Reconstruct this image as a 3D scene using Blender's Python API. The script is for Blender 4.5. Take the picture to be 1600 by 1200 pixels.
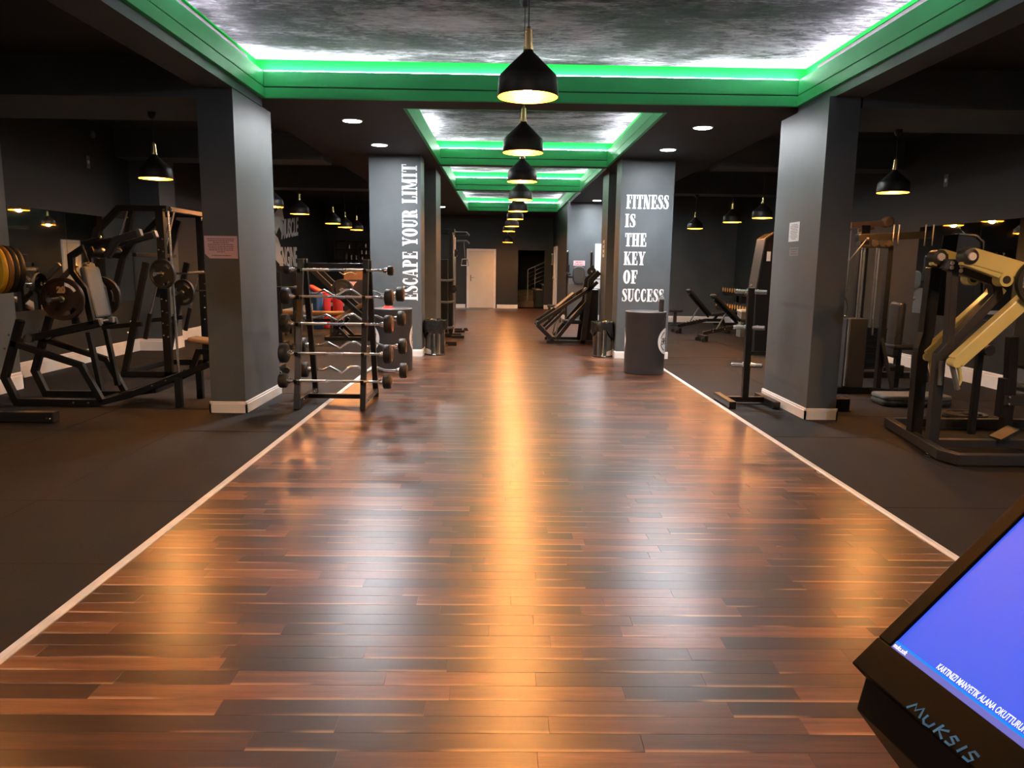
import bpy, bmesh, math, random
from mathutils import Vector, Matrix
random.seed(7)
for o in list(bpy.data.objects): bpy.data.objects.remove(o)
scene = bpy.context.scene
COL = scene.collection
PI = math.pi

# ------------------------------------------------------------------ camera
FPX, PITCH, YAW, ROLL, CAMH = 1166.1, 0.157727, 0.0148547, 0.0134034, 1.5
_cy, _sy = math.cos(YAW), math.sin(YAW)
FWD = Vector((_sy * math.cos(PITCH), _cy * math.cos(PITCH), -math.sin(PITCH)))
_r0 = Vector((_cy, -_sy, 0)); _u0 = _r0.cross(FWD)
RGT = _r0 * math.cos(ROLL) + _u0 * math.sin(ROLL)
UPV = -_r0 * math.sin(ROLL) + _u0 * math.cos(ROLL)
cam = bpy.data.cameras.new('camera'); cam.sensor_width = 36; cam.lens = 36 * FPX / 1600
cam.clip_start = 0.05; cam.clip_end = 200
camo = bpy.data.objects.new('camera', cam); COL.objects.link(camo)
m = Matrix.Identity(4)
for i in range(3):
    m[i][0] = RGT[i]; m[i][1] = UPV[i]; m[i][2] = -FWD[i]
m[2][3] = CAMH
camo.matrix_world = m
scene.camera = camo

# ------------------------------------------------------------------ world, exposure, light levels
w = bpy.data.worlds.new('world'); scene.world = w; w.use_nodes = True
w.node_tree.nodes['Background'].inputs[0].default_value = (0.5, 0.55, 0.6, 1)
w.node_tree.nodes['Background'].inputs[1].default_value = 0.02
vs = scene.view_settings
vs.view_transform = 'Standard'; vs.look = 'None'; vs.gamma = 1; vs.use_curve_mapping = False
vs.exposure = 1.6
LED_STRENGTH = 46.0
PEND_W = 9.0
DOWN_STRENGTH = 160.0       # recessed downlights: glowing disc
DOWN_W = 110.0              # and the beam each throws

# ------------------------------------------------------------------ measuring helpers
O = Vector((0, 0, CAMH))
def ray(x, y): return FWD + RGT * ((x - 800) / FPX) - UPV * ((y - 600) / FPX)
def P(x, y, Y):                       # the point seen at (x, y) that stands Y metres down the hall
    d = ray(x, y); return O + d * (Y / d.y)
def G(x, y, z=0.0):                   # the same on the level z
    d = ray(x, y); return O + d * ((z - CAMH) / d.z)
def PX(x, y, X):
    d = ray(x, y); return O + d * (X / d.x)
def V(*a): return Vector(a)

# ------------------------------------------------------------------ mesh builder
class MB:
    def __init__(s): s.v = []; s.f = []; s.sm = []
    def add(s, vs_, fs, smooth=False):
        n = len(s.v); s.v += [tuple(p) for p in vs_]
        s.f += [tuple(i + n for i in f) for f in fs]; s.sm += [smooth] * len(fs)
        return s
    def box(s, c, size, rz=0.0, ax=None):
        hx, hy, hz = [q / 2 for q in size]; c = Vector(c)
        if ax is None:
            ca, sa = math.cos(rz), math.sin(rz); ax = (Vector((ca, sa, 0)), Vector((-sa, ca, 0)), Vector((0, 0, 1)))
        vs_ = [c + ax[0] * (a * hx) + ax[1] * (b * hy) + ax[2] * (d * hz) for a in (-1, 1) for b in (-1, 1) for d in (-1, 1)]
        return s.add(vs_, [(0, 1, 3, 2), (4, 6, 7, 5), (0, 4, 5, 1), (2, 3, 7, 6), (0, 2, 6, 4), (1, 5, 7, 3)])
    def bb(s, x0, x1, y0, y1, z0, z1):
        return s.box(((x0 + x1) / 2, (y0 + y1) / 2, (z0 + z1) / 2), (x1 - x0, y1 - y0, z1 - z0))
    def beam(s, a, b, w_, h, up=(0, 0, 1), ext=0.0):
        a = Vector(a); b = Vector(b); d = b - a; L = d.length; d.normalize()
        up = Vector(up)
        if abs(d.dot(up)) > 0.98: up = Vector((0, 1, 0)) if abs(d.y) < 0.9 else Vector((1, 0, 0))
        sd = d.cross(up).normalized(); u2 = sd.cross(d).normalized()
        return s.box((a + b) / 2, (L + 2 * ext, w_, h), ax=(d, sd, u2))
    def path(s, pts, w_, h, up=(0, 0, 1)):
        """one tube of rectangular section with mitred corners along the points"""
        pts = [Vector(p) for p in pts]; n = len(pts); up = Vector(up); rings = []
        for i, p in enumerate(pts):
            d0 = (p - pts[i - 1]).normalized() if i else (pts[1] - p).normalized()
            d1 = (pts[i + 1] - p).normalized() if i < n - 1 else d0
            t = (d0 + d1).normalized(); k = 1 / max(0.45, t.dot(d0))
            nrm = d0.cross(d1)
            q = nrm.normalized() if nrm.length > 1e-3 else None
            rings.append([p, t, k, q])
        ref = None
        for r in rings:
            if r[3] is not None: ref = r[3]; break
        if ref is None:
            ref = rings[0][1].cross(up)
            if ref.length < 0.2: ref = rings[0][1].cross(Vector((0, 1, 0)))
            ref.normalize()
        vs_ = []
        for p, t, k, q in rings:
            sd = (ref - t * ref.dot(t)).normalized(); u2 = sd.cross(t).normalized()
            for a, b in ((-1, -1), (1, -1), (1, 1), (-1, 1)): vs_.append(p + sd * (a * w_ / 2) + u2 * (b * h / 2 * k))
        fs = []
        for i in range(n - 1):
            for j in range(4): fs.append((i * 4 + j, i * 4 + (j + 1) % 4, i * 4 + 4 + (j + 1) % 4, i * 4 + 4 + j))
        fs += [(3, 2, 1, 0), tuple(range((n - 1) * 4, n * 4))]
        return s.add(vs_, fs)
    def cyl(s, a, b, r, n=16, r2=None, cap=True):
        return s.lathe(a, Vector(b) - Vector(a), [(0, r), ((Vector(b) - Vector(a)).length, r if r2 is None else r2)], n, cap)
    def lathe(s, o, axis, prof, n=24, cap=True, sharp=True):
        """prof: (distance along axis, radius)"""
        o = Vector(o); d = Vector(axis).normalized()
        t = Vector((0, 0, 1)) if abs(d.z) < 0.9 else Vector((1, 0, 0))
        x = d.cross(t).normalized(); y = d.cross(x).normalized()
        def ring(h, r): return [o + d * h + x * (r * math.cos(2 * PI * k / n)) + y * (r * math.sin(2 * PI * k / n)) for k in range(n)]
        for i in range(len(prof) - 1):
            (h0, r0), (h1, r1) = prof[i], prof[i + 1]
            s.add(ring(h0, r0) + ring(h1, r1), [(k, (k + 1) % n, n + (k + 1) % n, n + k) for k in range(n)], True)
        if cap:
            for h, r, rev in ((prof[0][0], prof[0][1], False), (prof[-1][0], prof[-1][1], True)):
                if r > 1e-5:
                    f = tuple(range(n)); s.add(ring(h, r), [f if rev else f[::-1]])
        return s
    def tube(s, pts, r, n=10, closed=False):
        pts = [Vector(p) for p in pts]; N = len(pts); rings = []; ref = Vector((0.123, 0.4, 0.9)).normalized()
        for i, p in enumerate(pts):
            if closed: d = pts[(i + 1) % N] - pts[i - 1]
            else: d = pts[min(i + 1, N - 1)] - pts[max(i - 1, 0)]
            d.normalize(); x = ref - d * ref.dot(d)
            if x.length < 0.05: x = d.orthogonal()
            x.normalize(); ref = x; y = d.cross(x)
            rings.append([p + x * (r * math.cos(2 * PI * k / n)) + y * (r * math.sin(2 * PI * k / n)) for k in range(n)])
        vs_ = [q for rg in rings for q in rg]; fs = []
        M_ = N if closed else N - 1
        for i in range(M_):
            a = i * n; b = ((i + 1) % N) * n
            fs += [(a + k, a + (k + 1) % n, b + (k + 1) % n, b + k) for k in range(n)]
        s.add(vs_, fs, True)
        if not closed: s.add(rings[0], [tuple(range(n))[::-1]]); s.add(rings[-1], [tuple(range(n))])
        return s
    def prism(s, poly, o, ux, uy, depth):
        """flat outline (2d points) on the plane o + ux, uy, given thickness along ux x uy"""
        o = Vector(o); ux = Vector(ux); uy = Vector(uy); nz = ux.cross(uy).normalized() * depth; n = len(poly)
        a = [o + ux * p[0] + uy * p[1] for p in poly]; b = [p + nz for p in a]
        s.add(a + b, [tuple(range(n))[::-1], tuple(range(n, 2 * n))] + [(i, (i + 1) % n, n + (i + 1) % n, n + i) for i in range(n)])
        return s
    def sphere(s, c, r, n=12, sc=(1, 1, 1)):
        prof = [(-r * math.cos(PI * k / n), r * math.sin(PI * k / n)) for k in range(n + 1)]
        k0 = len(s.v); s.lathe((0, 0, 0), (0, 0, 1), prof, n * 2, False)
        for i in range(k0, len(s.v)):
            p = s.v[i]; s.v[i] = (p[0] * sc[0] + c[0], p[1] * sc[1] + c[1], p[2] * sc[2] + c[2])
        return s
    def pad(s, c, size, ax, rnd=0.3, n=5):
        """upholstered pad: a box with rounded corners and a soft edge"""
        hx, hy, hz = [q / 2 for q in size]; c = Vector(c); r = min(hx, hy) * rnd; e = min(hz * 0.7, r)
        out = []
        for cx, cy, a0 in ((1, 1, 0), (-1, 1, 90), (-1, -1, 180), (1, -1, 270)):
            for k in range(n + 1):
                a = math.radians(a0 + 90 * k / n); out.append((cx * (hx - r) + r * math.cos(a), cy * (hy - r) + r * math.sin(a)))
        N = len(out)
        def ring(ins, z): return [c + ax[0] * (p[0] * (1 - ins / hx)) + ax[1] * (p[1] * (1 - ins / hy)) + ax[2] * z for p in out]
        lv = [(e, -hz), (e * .3, -hz + e * .3), (0, -hz + e), (0, hz - e), (e * .3, hz - e * .3), (e, hz)]
        vs_ = [q for a, z in lv for q in ring(a, z)]
        fs = [(i * N + k, i * N + (k + 1) % N, i * N + N + (k + 1) % N, i * N + N + k) for i in range(len(lv) - 1) for k in range(N)]
        s.add(vs_, fs, True); s.add(ring(e, -hz), [tuple(range(N))[::-1]]); s.add(ring(e, hz), [tuple(range(N))])
        return s
    def build(s, name, mat, parent=None, bev=0.0):
        me = bpy.data.meshes.new(name); me.from_pydata(s.v, [], s.f)
        me.polygons.foreach_set('use_smooth', s.sm)
        bm = bmesh.new(); bm.from_mesh(me)
        if any(s.sm): bmesh.ops.remove_doubles(bm, verts=bm.verts, dist=1e-5)
        bmesh.ops.recalc_face_normals(bm, faces=bm.faces)
        for e in bm.edges:
            if len(e.link_faces) == 2 and e.calc_face_angle(0) > 0.6: e.smooth = False
        bm.to_mesh(me); bm.free()
        me.materials.append(mat); o = bpy.data.objects.new(name, me); COL.objects.link(o)
        if parent is not None: setpar(o, parent)
        if bev:
            b = o.modifiers.new('bevel', 'BEVEL'); b.width = bev; b.segments = 2; b.limit_method = 'ANGLE'; b.angle_limit = 0.7
        return o
WPOS = {}
def setpar(o, parent):                # meshes are built in world space; the parent Empty is only moved, never turned
    WPOS[o.name] = o.location.copy()
    o.parent = parent; o.location = o.location - WPOS.get(parent.name, Vector((0, 0, 0)))
def tag(o, label, cat, group=None):
    o['label'] = label; o['category'] = cat
    if group: o['group'] = group
    return o
def thing(name, label, cat, loc=(0, 0, 0), group=None):
    o = bpy.data.objects.new(name, None); COL.objects.link(o); o.location = loc; o.empty_display_size = 0.1
    WPOS[o.name] = Vector(loc); return tag(o, label, cat, group)
def struct(o):
    o['kind'] = 'structure'; return o
def dup(root, off, label=None):
    """copy of a thing with its parts and sub-parts, moved by off"""
    r = root.copy(); COL.objects.link(r); r.location = root.location + Vector(off)
    if label: r['label'] = label
    for ch in root.children:
        c = ch.copy(); COL.objects.link(c); c.parent = r; c.matrix_parent_inverse = ch.matrix_parent_inverse
        for g in ch.children:
            d = g.copy(); COL.objects.link(d); d.parent = c
    return r

# ------------------------------------------------------------------ materials
def mat(name, col=(0.5, 0.5, 0.5), rough=0.5, metal=0.0, emit=None, es=1.0, spec=None, noise=None, bump=None, coat=0.0):
    """noise = (scale, amount): fine colour wear; bump = (scale, strength)"""
    mt = bpy.data.materials.new(name); mt.use_nodes = True; nt = mt.node_tree; b = nt.nodes['Principled BSDF']
    b.inputs['Base Color'].default_value = (*col, 1); b.inputs['Roughness'].default_value = rough; b.inputs['Metallic'].default_value = metal
    if spec is not None: b.inputs['Specular IOR Level'].default_value = spec
    if coat: b.inputs['Coat Weight'].default_value = coat; b.inputs['Coat Roughness'].default_value = 0.1
    if emit: b.inputs['Emission Color'].default_value = (*emit, 1); b.inputs['Emission Strength'].default_value = es
    tc = None
    def coord():
        nonlocal tc
        if tc is None: tc = nt.nodes.new('ShaderNodeNewGeometry')
        return tc.outputs['Position']
    if noise:
        n = nt.nodes.new('ShaderNodeTexNoise'); n.inputs['Scale'].default_value = noise[0]; n.inputs['Detail'].default_value = 6
        nt.links.new(coord(), n.inputs['Vector'])
        r = nt.nodes.new('ShaderNodeValToRGB')
        a = [max(0, c * (1 - noise[1])) for c in col]; c2 = [min(1, c * (1 + noise[1])) for c in col]
        r.color_ramp.elements[0].position = 0.3; r.color_ramp.elements[1].position = 0.7
        r.color_ramp.elements[0].color = (*a, 1); r.color_ramp.elements[1].color = (*c2, 1)
        nt.links.new(n.outputs['Fac'], r.inputs['Fac']); nt.links.new(r.outputs['Color'], b.inputs['Base Color'])
    if bump:
        n = nt.nodes.new('ShaderNodeTexNoise'); n.inputs['Scale'].default_value = bump[0]; n.inputs['Detail'].default_value = 5
        nt.links.new(coord(), n.inputs['Vector'])
        bp = nt.nodes.new('ShaderNodeBump'); bp.inputs['Strength'].default_value = bump[1]; bp.inputs['Distance'].default_value = 0.01
        nt.links.new(n.outputs['Fac'], bp.inputs['Height']); nt.links.new(bp.outputs['Normal'], b.inputs['Normal'])
    return mt

M_WALL = mat('wall_paint', (0.013, 0.0165, 0.0175), 0.6, noise=(1.5, 0.12), bump=(60, 0.05))
M_PILLAR = mat('pillar_paint', (0.076, 0.090, 0.100), 0.5, noise=(2.2, 0.12), bump=(60, 0.06))
M_CEIL = mat('ceiling_paint', (0.022, 0.021, 0.021), 0.7, noise=(1.2, 0.1))
M_BEAM = mat('beam_paint', (0.045, 0.046, 0.052), 0.6, noise=(1.5, 0.1))
M_GREEN = mat('green_paint', (0.040, 0.43, 0.130), 0.5, spec=0.3, noise=(3, 0.05))
M_COVE = mat('green_paint_cove_lit', (0.006, 0.27, 0.030), 0.8, spec=0.05, noise=(3, 0.05))  # same paint as the boards; the cove's lit green is put into the colour
M_GROOVE = mat('groove', (0.008, 0.05, 0.018), 0.7, noise=(3, 0.05))
M_LED = mat('led_strip', (0.9, 0.9, 0.9), 0.5, emit=(0.94, 0.84, 1.0), es=LED_STRENGTH)
M_WHITE = mat('white_trim', (0.74, 0.72, 0.70), 0.4, noise=(4, 0.06))
M_STRIP = mat('white_strip', (0.66, 0.64, 0.62), 0.35, noise=(8, 0.1))
M_MIRROR = mat('mirror_glass', (0.72, 0.75, 0.74), 0.02, 1.0, noise=(0.8, 0.03))
M_STEEL = mat('black_steel', (0.0085, 0.0085, 0.009), 0.34, spec=0.4, noise=(6, 0.2))
M_STEEL2 = mat('dark_grey_steel', (0.026, 0.027, 0.030), 0.38, spec=0.4, noise=(6, 0.15))
M_STEELG = mat('grey_steel', (0.13, 0.14, 0.15), 0.4, noise=(6, 0.1))
M_BOLT = mat('bolt_steel', (0.75, 0.73, 0.70), 0.22, 1.0, noise=(20, 0.1))
M_CHROME = mat('chrome', (0.88, 0.87, 0.86), 0.22, 1.0, noise=(15, 0.06))
M_KNURL = mat('knurled_chrome', (0.6, 0.56, 0.52), 0.35, 1.0, bump=(700, 0.4))
M_RUB = mat('black_rubber', (0.009, 0.009, 0.009), 0.55, noise=(9, 0.2))
M_LEATHER = mat('black_leather', (0.016, 0.016, 0.017), 0.38, noise=(9, 0.2), bump=(250, 0.12))
M_GREYPAD = mat('grey_leather', (0.060, 0.072, 0.076), 0.45, noise=(9, 0.1), bump=(250, 0.1))
M_TAN = mat('tan_leather', (0.24, 0.13, 0.055), 0.4, noise=(9, 0.1), bump=(250, 0.1))
M_YELLOW = mat('yellow_paint', (0.60, 0.55, 0.22), 0.30, noise=(5, 0.05))
M_YPLATE = mat('yellow_rubber', (0.62, 0.38, 0.02), 0.45, noise=(6, 0.08))
M_ORANGE = mat('orange_print', (0.55, 0.26, 0.05), 0.5, noise=(30, 0.2))
M_BRASS = mat('brass', (0.72, 0.48, 0.22), 0.25, 1.0, noise=(10, 0.06))
M_GOLD = mat('gold_inside', (0.80, 0.42, 0.03), 0.45, 0.3, noise=(10, 0.05))
M_SHADE = mat('lamp_black', (0.013, 0.011, 0.010), 0.45, noise=(6, 0.1))
M_BULB = mat('warm_bulb', (1, 0.9, 0.7), 0.4, emit=(1.0, 0.50, 0.15), es=380)
M_DOWN = mat('downlight_disc', (1, 1, 1), 0.4, emit=(0.95, 0.97, 1.0), es=DOWN_STRENGTH)
M_DOOR = mat('door_cream', (0.66, 0.60, 0.50), 0.45, noise=(3, 0.04))
M_PINK = mat('pink_paper', (0.72, 0.50, 0.55), 0.7, noise=(3, 0.03))
M_PAPER = mat('white_paper', (0.72, 0.74, 0.74), 0.7, noise=(3, 0.04))
M_INK = mat('ink', (0.10, 0.08, 0.09), 0.7, noise=(30, 0.1))
M_LETTER = mat('white_vinyl', (0.80, 0.82, 0.83), 0.5, noise=(30, 0.06))
M_RAIL = mat('stair_rail', (0.5, 0.5, 0.5), 0.3, 1.0, noise=(15, 0.05))
M_STAIR = mat('stair_stone', (0.16, 0.11, 0.07), 0.5, noise=(4, 0.2))
M_DRUM = mat('drum_grey', (0.030, 0.032, 0.036), 0.38, noise=(3, 0.08))
M_BAG = mat('bin_bag', (0.015, 0.014, 0.014), 0.2, noise=(6, 0.2))
M_BIN = mat('polished_steel', (0.62, 0.58, 0.54), 0.12, 1.0, noise=(5, 0.05))
M_RED = mat('red_plastic', (0.50, 0.03, 0.03), 0.4, noise=(6, 0.1))
M_BLUE = mat('blue_plastic', (0.02, 0.09, 0.30), 0.4, noise=(6, 0.1))
M_CLEAR = mat('clear_plastic', (0.55, 0.6, 0.62), 0.1, noise=(8, 0.08))
M_CLEAR.node_tree.nodes['Principled BSDF'].inputs['Transmission Weight'].default_value = 0.8
M_KIOSK = mat('kiosk_black', (0.002, 0.002, 0.002), 0.6, spec=0.08, noise=(8, 0.15))
M_KIOSKB = mat('kiosk_brown', (0.006, 0.004, 0.003), 0.45, spec=0.2, noise=(8, 0.2))
M_SCREEN = mat('screen_blue', (0.01, 0.02, 0.1), 0.5, spec=0.15, emit=(0.045, 0.115, 0.86), es=0.33)
M_SCRBAR = mat('screen_bar', (0.01, 0.1, 0.3), 0.2, emit=(0.0, 0.22, 1.0), es=0.38)
M_SCRDARK = mat('screen_dark', (0.05, 0.05, 0.2), 0.2, emit=(0.14, 0.14, 0.50), es=0.35)
M_SCRTXT = mat('screen_text', (0.9, 0.9, 0.9), 0.4, emit=(0.75, 0.8, 1.0), es=0.4)
M_MARKER = mat('blue_marker', (0.010, 0.26, 0.85), 0.5, noise=(60, 0.3))
# ------------------------------------------------------------------ the room shell
XL, XR, YF, YB = -6.1, 6.4, -3.0, 26.4          # left wall, right wall, wall behind the camera, back wall
AL, AR = -1.86, 2.39                            # edges of the wooden aisle
Z_SOF, Z_FAS, Z_PAN = 3.20, 3.46, 3.61          # soffit, top of the cove fascia, coffer panel

def wood_mat(name, far):
    mt = bpy.data.materials.new(name); mt.use_nodes = True; nt = mt.node_tree; L = nt.links.new; N = nt.nodes.new
    b = nt.nodes['Principled BSDF']
    geo = N('ShaderNodeNewGeometry')
    if far:
        at = N('ShaderNodeAttribute'); at.attribute_name = 'tint'; rnd = at.outputs['Fac']
    else:
        at = N('ShaderNodeObjectInfo'); sp = N('ShaderNodeSeparateColor'); L(at.outputs['Color'], sp.inputs[0]); rnd = sp.outputs[0]
    off = N('ShaderNodeMath'); off.operation = 'MULTIPLY'; off.inputs[1].default_value = 53.0; L(rnd, off.inputs[0])
    cmb = N('ShaderNodeCombineXYZ'); L(off.outputs[0], cmb.inputs[2])
    add = N('ShaderNodeVectorMath'); add.operation = 'ADD'; L(geo.outputs['Position'], add.inputs[0]); L(cmb.outputs[0], add.inputs[1])
    def noise(sx, sy, scale, det):
        mp = N('ShaderNodeMapping'); mp.inputs['Scale'].default_value = (sx, sy, 1); L(add.outputs[0], mp.inputs[0])
        n = N('ShaderNodeTexNoise'); n.inputs['Scale'].default_value = scale; n.inputs['Detail'].default_value = det; L(mp.outputs[0], n.inputs['Vector'])
        return n.outputs['Fac']
    g1 = noise(0.8, 14, 3.0, 5); g2 = noise(3, 60, 4.0, 4)
    def math_(op, a, c):
        k = N('ShaderNodeMath'); k.operation = op
        for i, q in enumerate((a, c)):
            if isinstance(q, (int, float)): k.inputs[i].default_value = q
            else: L(q, k.inputs[i])
        return k.outputs[0]
    f = math_('ADD', math_('MULTIPLY', rnd, 0.62), math_('ADD', math_('MULTIPLY', math_('SUBTRACT', g1, 0.5), 0.55), math_('MULTIPLY', math_('SUBTRACT', g2, 0.5), 0.35)))
    r = N('ShaderNodeValToRGB'); cr = r.color_ramp
    cr.elements[0].position = 0.0; cr.elements[0].color = (0.021, 0.0105, 0.008, 1)
    cr.elements[1].position = 0.85; cr.elements[1].color = (0.285, 0.118, 0.047, 1)
    e = cr.elements.new(0.3); e.color = (0.048, 0.021, 0.0135, 1)
    e = cr.elements.new(0.55); e.color = (0.110, 0.044, 0.021, 1)
    L(math_('ADD', f, 0.06), r.inputs['Fac'])
    # pale sapwood streak along one long edge of some strips
    sep = N('ShaderNodeSeparateXYZ'); L(geo.outputs['Position'], sep.inputs[0])
    v = math_('FRACT', math_('DIVIDE', math_('ADD', sep.outputs[1], 50 * 0.0922 - 0.0), 0.0922), 0)
    edge = N('ShaderNodeMapRange'); edge.inputs[1].default_value = 0.20; edge.inputs[2].default_value = 0.04; L(v, edge.inputs[0])
    wob = noise(1.1, 4, 1.6, 2)
    msk = N('ShaderNodeMapRange'); msk.inputs[1].default_value = 0.50; msk.inputs[2].default_value = 0.60; L(wob, msk.inputs[0])
    mx = N('ShaderNodeMix'); mx.data_type = 'RGBA'; mx.inputs[7].default_value = (0.46, 0.27, 0.14, 1)
    L(math_('MULTIPLY', math_('MULTIPLY', edge.outputs[0], msk.outputs[0]), 0.8), mx.inputs[0]); L(r.outputs['Color'], mx.inputs[6])
    L(mx.outputs[2], b.inputs['Base Color'])
    rr = N('ShaderNodeMapRange'); rr.inputs[3].default_value = 0.26; rr.inputs[4].default_value = 0.36; L(g1, rr.inputs[0]); L(rr.outputs[0], b.inputs['Roughness'])
    b.inputs['Specular IOR Level'].default_value = 0.9
    bp = N('ShaderNodeBump'); bp.inputs['Strength'].default_value = 0.05; bp.inputs['Distance'].default_value = 0.004; L(g2, bp.inputs['Height']); L(bp.outputs[0], b.inputs['Normal'])
    return mt
M_WOOD = wood_mat('walnut_laminate', False); M_WOODF = wood_mat('walnut_laminate_far', True)

def rubber_mat():
    mt = mat('rubber_tile', (0.0078, 0.0066, 0.0060), 0.8, spec=0.3, noise=(2.0, 0.25), bump=(160, 0.25)); return mt
M_MAT = rubber_mat()

floor = struct(MB().bb(XL - 0.2, XR + 0.2, YF, YB + 4.5, -0.12, -0.022).build('floor', M_RUB))
# walnut strips across the aisle, 92 mm wide; the nearest 300 are objects, the rest one mesh
PW = 0.0922
rows = []
near_n = 0
y = -32 * PW
far_v, far_f, far_t = [], [], []
while y < YB - 0.02:
    xe = AR if y < 20.7 else 1.76
    x = AL - random.uniform(0.0, 0.9); last = 0.5
    while x < xe:
        ln = random.choice((0.42, 0.55, 0.7, 0.85, 1.05, 1.25, 0.62)); x0 = max(x, AL); x1 = min(x + ln, xe)
        t = random.choice((random.uniform(0.05, 0.35), random.uniform(0.25, 0.75), random.uniform(0.55, 1.0)))
        if abs(t - last) < 0.15: t = (t + 0.35) % 1.0
        last = t; x += ln
        if x1 - x0 < 0.03: continue
        if y > 1.75 and near_n < 300:
            hx, hy = (x1 - x0) / 2 - 0.0003, PW / 2 - 0.0003; c = 0.0006
            me = bpy.data.meshes.new('plank')
            vv = [(a * (hx - i), b * (hy - i), z) for i, z in ((0, -0.02), (0, -c), (c, 0)) for a, b in ((-1, -1), (1, -1), (1, 1), (-1, 1))]
            ff = [(8, 9, 10, 11)] + [(k * 4 + j, k * 4 + (j + 1) % 4, k * 4 + 4 + (j + 1) % 4, k * 4 + 4 + j) for k in (0, 1) for j in range(4)]
            me.from_pydata(vv, [], ff); me.materials.append(M_WOOD)
            o = bpy.data.objects.new('plank', me); COL.objects.link(o); o.location = ((x0 + x1) / 2, y + PW / 2, 0); o.color = (t, t, t, 1)
            o.parent = floor; near_n += 1
        else:
            n = len(far_v); a0, a1, b0, b1 = x0 + 0.0003, x1 - 0.0003, y + 0.0003, y + PW - 0.0003
            far_v += [(a0, b0, 0), (a1, b0, 0), (a1, b1, 0), (a0, b1, 0), (a0, b0, -0.02), (a1, b0, -0.02), (a1, b1, -0.02), (a0, b1, -0.02)]
            far_f += [(n, n + 1, n + 2, n + 3), (n + 4, n + 5, n + 1, n), (n + 5, n + 6, n + 2, n + 1), (n + 6, n + 7, n + 3, n + 2), (n + 7, n + 4, n, n + 3)]
            far_t += [t] * 8
    y += PW
me = bpy.data.meshes.new('far_planks'); me.from_pydata(far_v, [], far_f); me.materials.append(M_WOODF)
a = me.attributes.new('tint', 'FLOAT', 'POINT'); a.data.foreach_set('value', far_t)
fp = bpy.data.objects.new('far_planks', me); COL.objects.link(fp); fp.parent = floor; fp['kind'] = 'stuff'
# black rubber tiles, one metre square
tile = None
for side, xs in ((-1, [(AL - 0.05 - k - 1, AL - 0.05 - k) for k in range(5)]), (1, [(AR + 0.05 + k, AR + 1.05 + k) for k in range(4)])):
    for (x0, x1) in xs:
        x0 = max(x0, XL); x1 = min(x1, XR)
        if x1 - x0 < 0.05: continue
        for k in range(-6, 23):
            y0 = 3.57 + k; y1 = y0 + 1
            if side > 0 and y0 > 20.6: continue
            y1 = min(y1, 20.7 if side > 0 else YB)
            o = MB().bb(x0 + 0.0015, x1 - 0.0015, y0 + 0.0015, y1 - 0.0015, -0.022, random.uniform(-0.0035, -0.001)).build('rubber_tile', M_MAT)
            o.parent = floor
def edge_strip(n, x0, x1, y1):
    return struct(MB().prism([(0, -0.02), (0.05, -0.02), (0.05, 0.004), (0.038, 0.012), (0.012, 0.012), (0, 0.004)], (x0, y1, 0), (1, 0, 0), (0, 0, 1), y1 - YF).build('trim_%d' % n, M_STRIP))
edge_strip(1, AL - 0.05, AL, YB); edge_strip(2, AR, AR + 0.05, 20.7)

# walls
DX0, DX1 = -1.20, -0.27
wl = struct(MB().bb(XL - 0.2, XL, YF, YB, -0.02, 3.6).build('wall_left', M_WALL))
wr = struct(MB().bb(XR, XR + 0.2, YF, 20.9, -0.02, 3.6).build('wall_right', M_WALL))
wb = MB(); wb.bb(XL - 0.2, 0.55, YB, YB + 0.2, -0.02, 3.6).bb(0.55, 1.47, YB, YB + 0.2, 2.02, 3.6).bb(1.47, 2.2, YB, YB + 0.2, -0.02, 3.6)
struct(wb.build('wall_back', M_WALL))
struct(MB().bb(XL - 0.2, XR + 0.2, YF - 0.2, YF, -0.02, 3.7).build('wall_front', M_WALL))
struct(MB().bb(1.76, XR, 20.7, 20.9, -0.02, 3.6).build('wall_right_bay', M_PILLAR))
struct(MB().bb(1.76, 1.96, 20.9, YB, -0.02, 3.6).build('wall_corridor', M_WALL))
# stairwell behind the opening
sw = MB(); sw.bb(0.35, 0.55, YB + 0.2, YB + 3.6, -0.02, 3.4).bb(0.35, 3.4, YB + 3.6, YB + 3.8, -0.02, 3.4).bb(3.4, 3.6, YB + 0.2, YB + 3.8, -0.02, 3.4).bb(0.35, 3.6, YB + 0.2, YB + 3.8, 3.3, 3.5)
struct(sw.build('wall_stairwell', M_WALL))

def base_run(m, a, b, nrm, h=0.115):
    """skirting with a stepped top along a->b, standing proud towards nrm"""
    a = Vector(a); b = Vector(b); nrm = Vector(nrm); d = (b - a)
    prof = [(0, 0), (0.018, 0), (0.018, h * 0.78), (0.012, h * 0.82), (0.012, h * 0.93), (0.006, h), (0, h)]
    n = len(prof); vs_ = [a + nrm * p + Vector((0, 0, q)) for p, q in prof] + [b + nrm * p + Vector((0, 0, q)) for p, q in prof]
    m.add(vs_, [tuple(range(n))[::-1], tuple(range(n, 2 * n))] + [(i, (i + 1) % n, n + (i + 1) % n, n + i) for i in range(n)])
def base_box(x0, x1, y0, y1, parent, h=0.115):
    m = MB(); e = 0.018
    base_run(m, (x0 - e, y0, 0), (x1 + e, y0, 0), (0, -1, 0), h); base_run(m, (x1, y0 - e, 0), (x1, y1 + e, 0), (1, 0, 0), h)
    base_run(m, (x1 + e, y1, 0), (x0 - e, y1, 0), (0, 1, 0), h); base_run(m, (x0, y1 + e, 0), (x0, y0 - e, 0), (-1, 0, 0), h)
    return m.build('baseboard', M_WHITE, parent)
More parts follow.
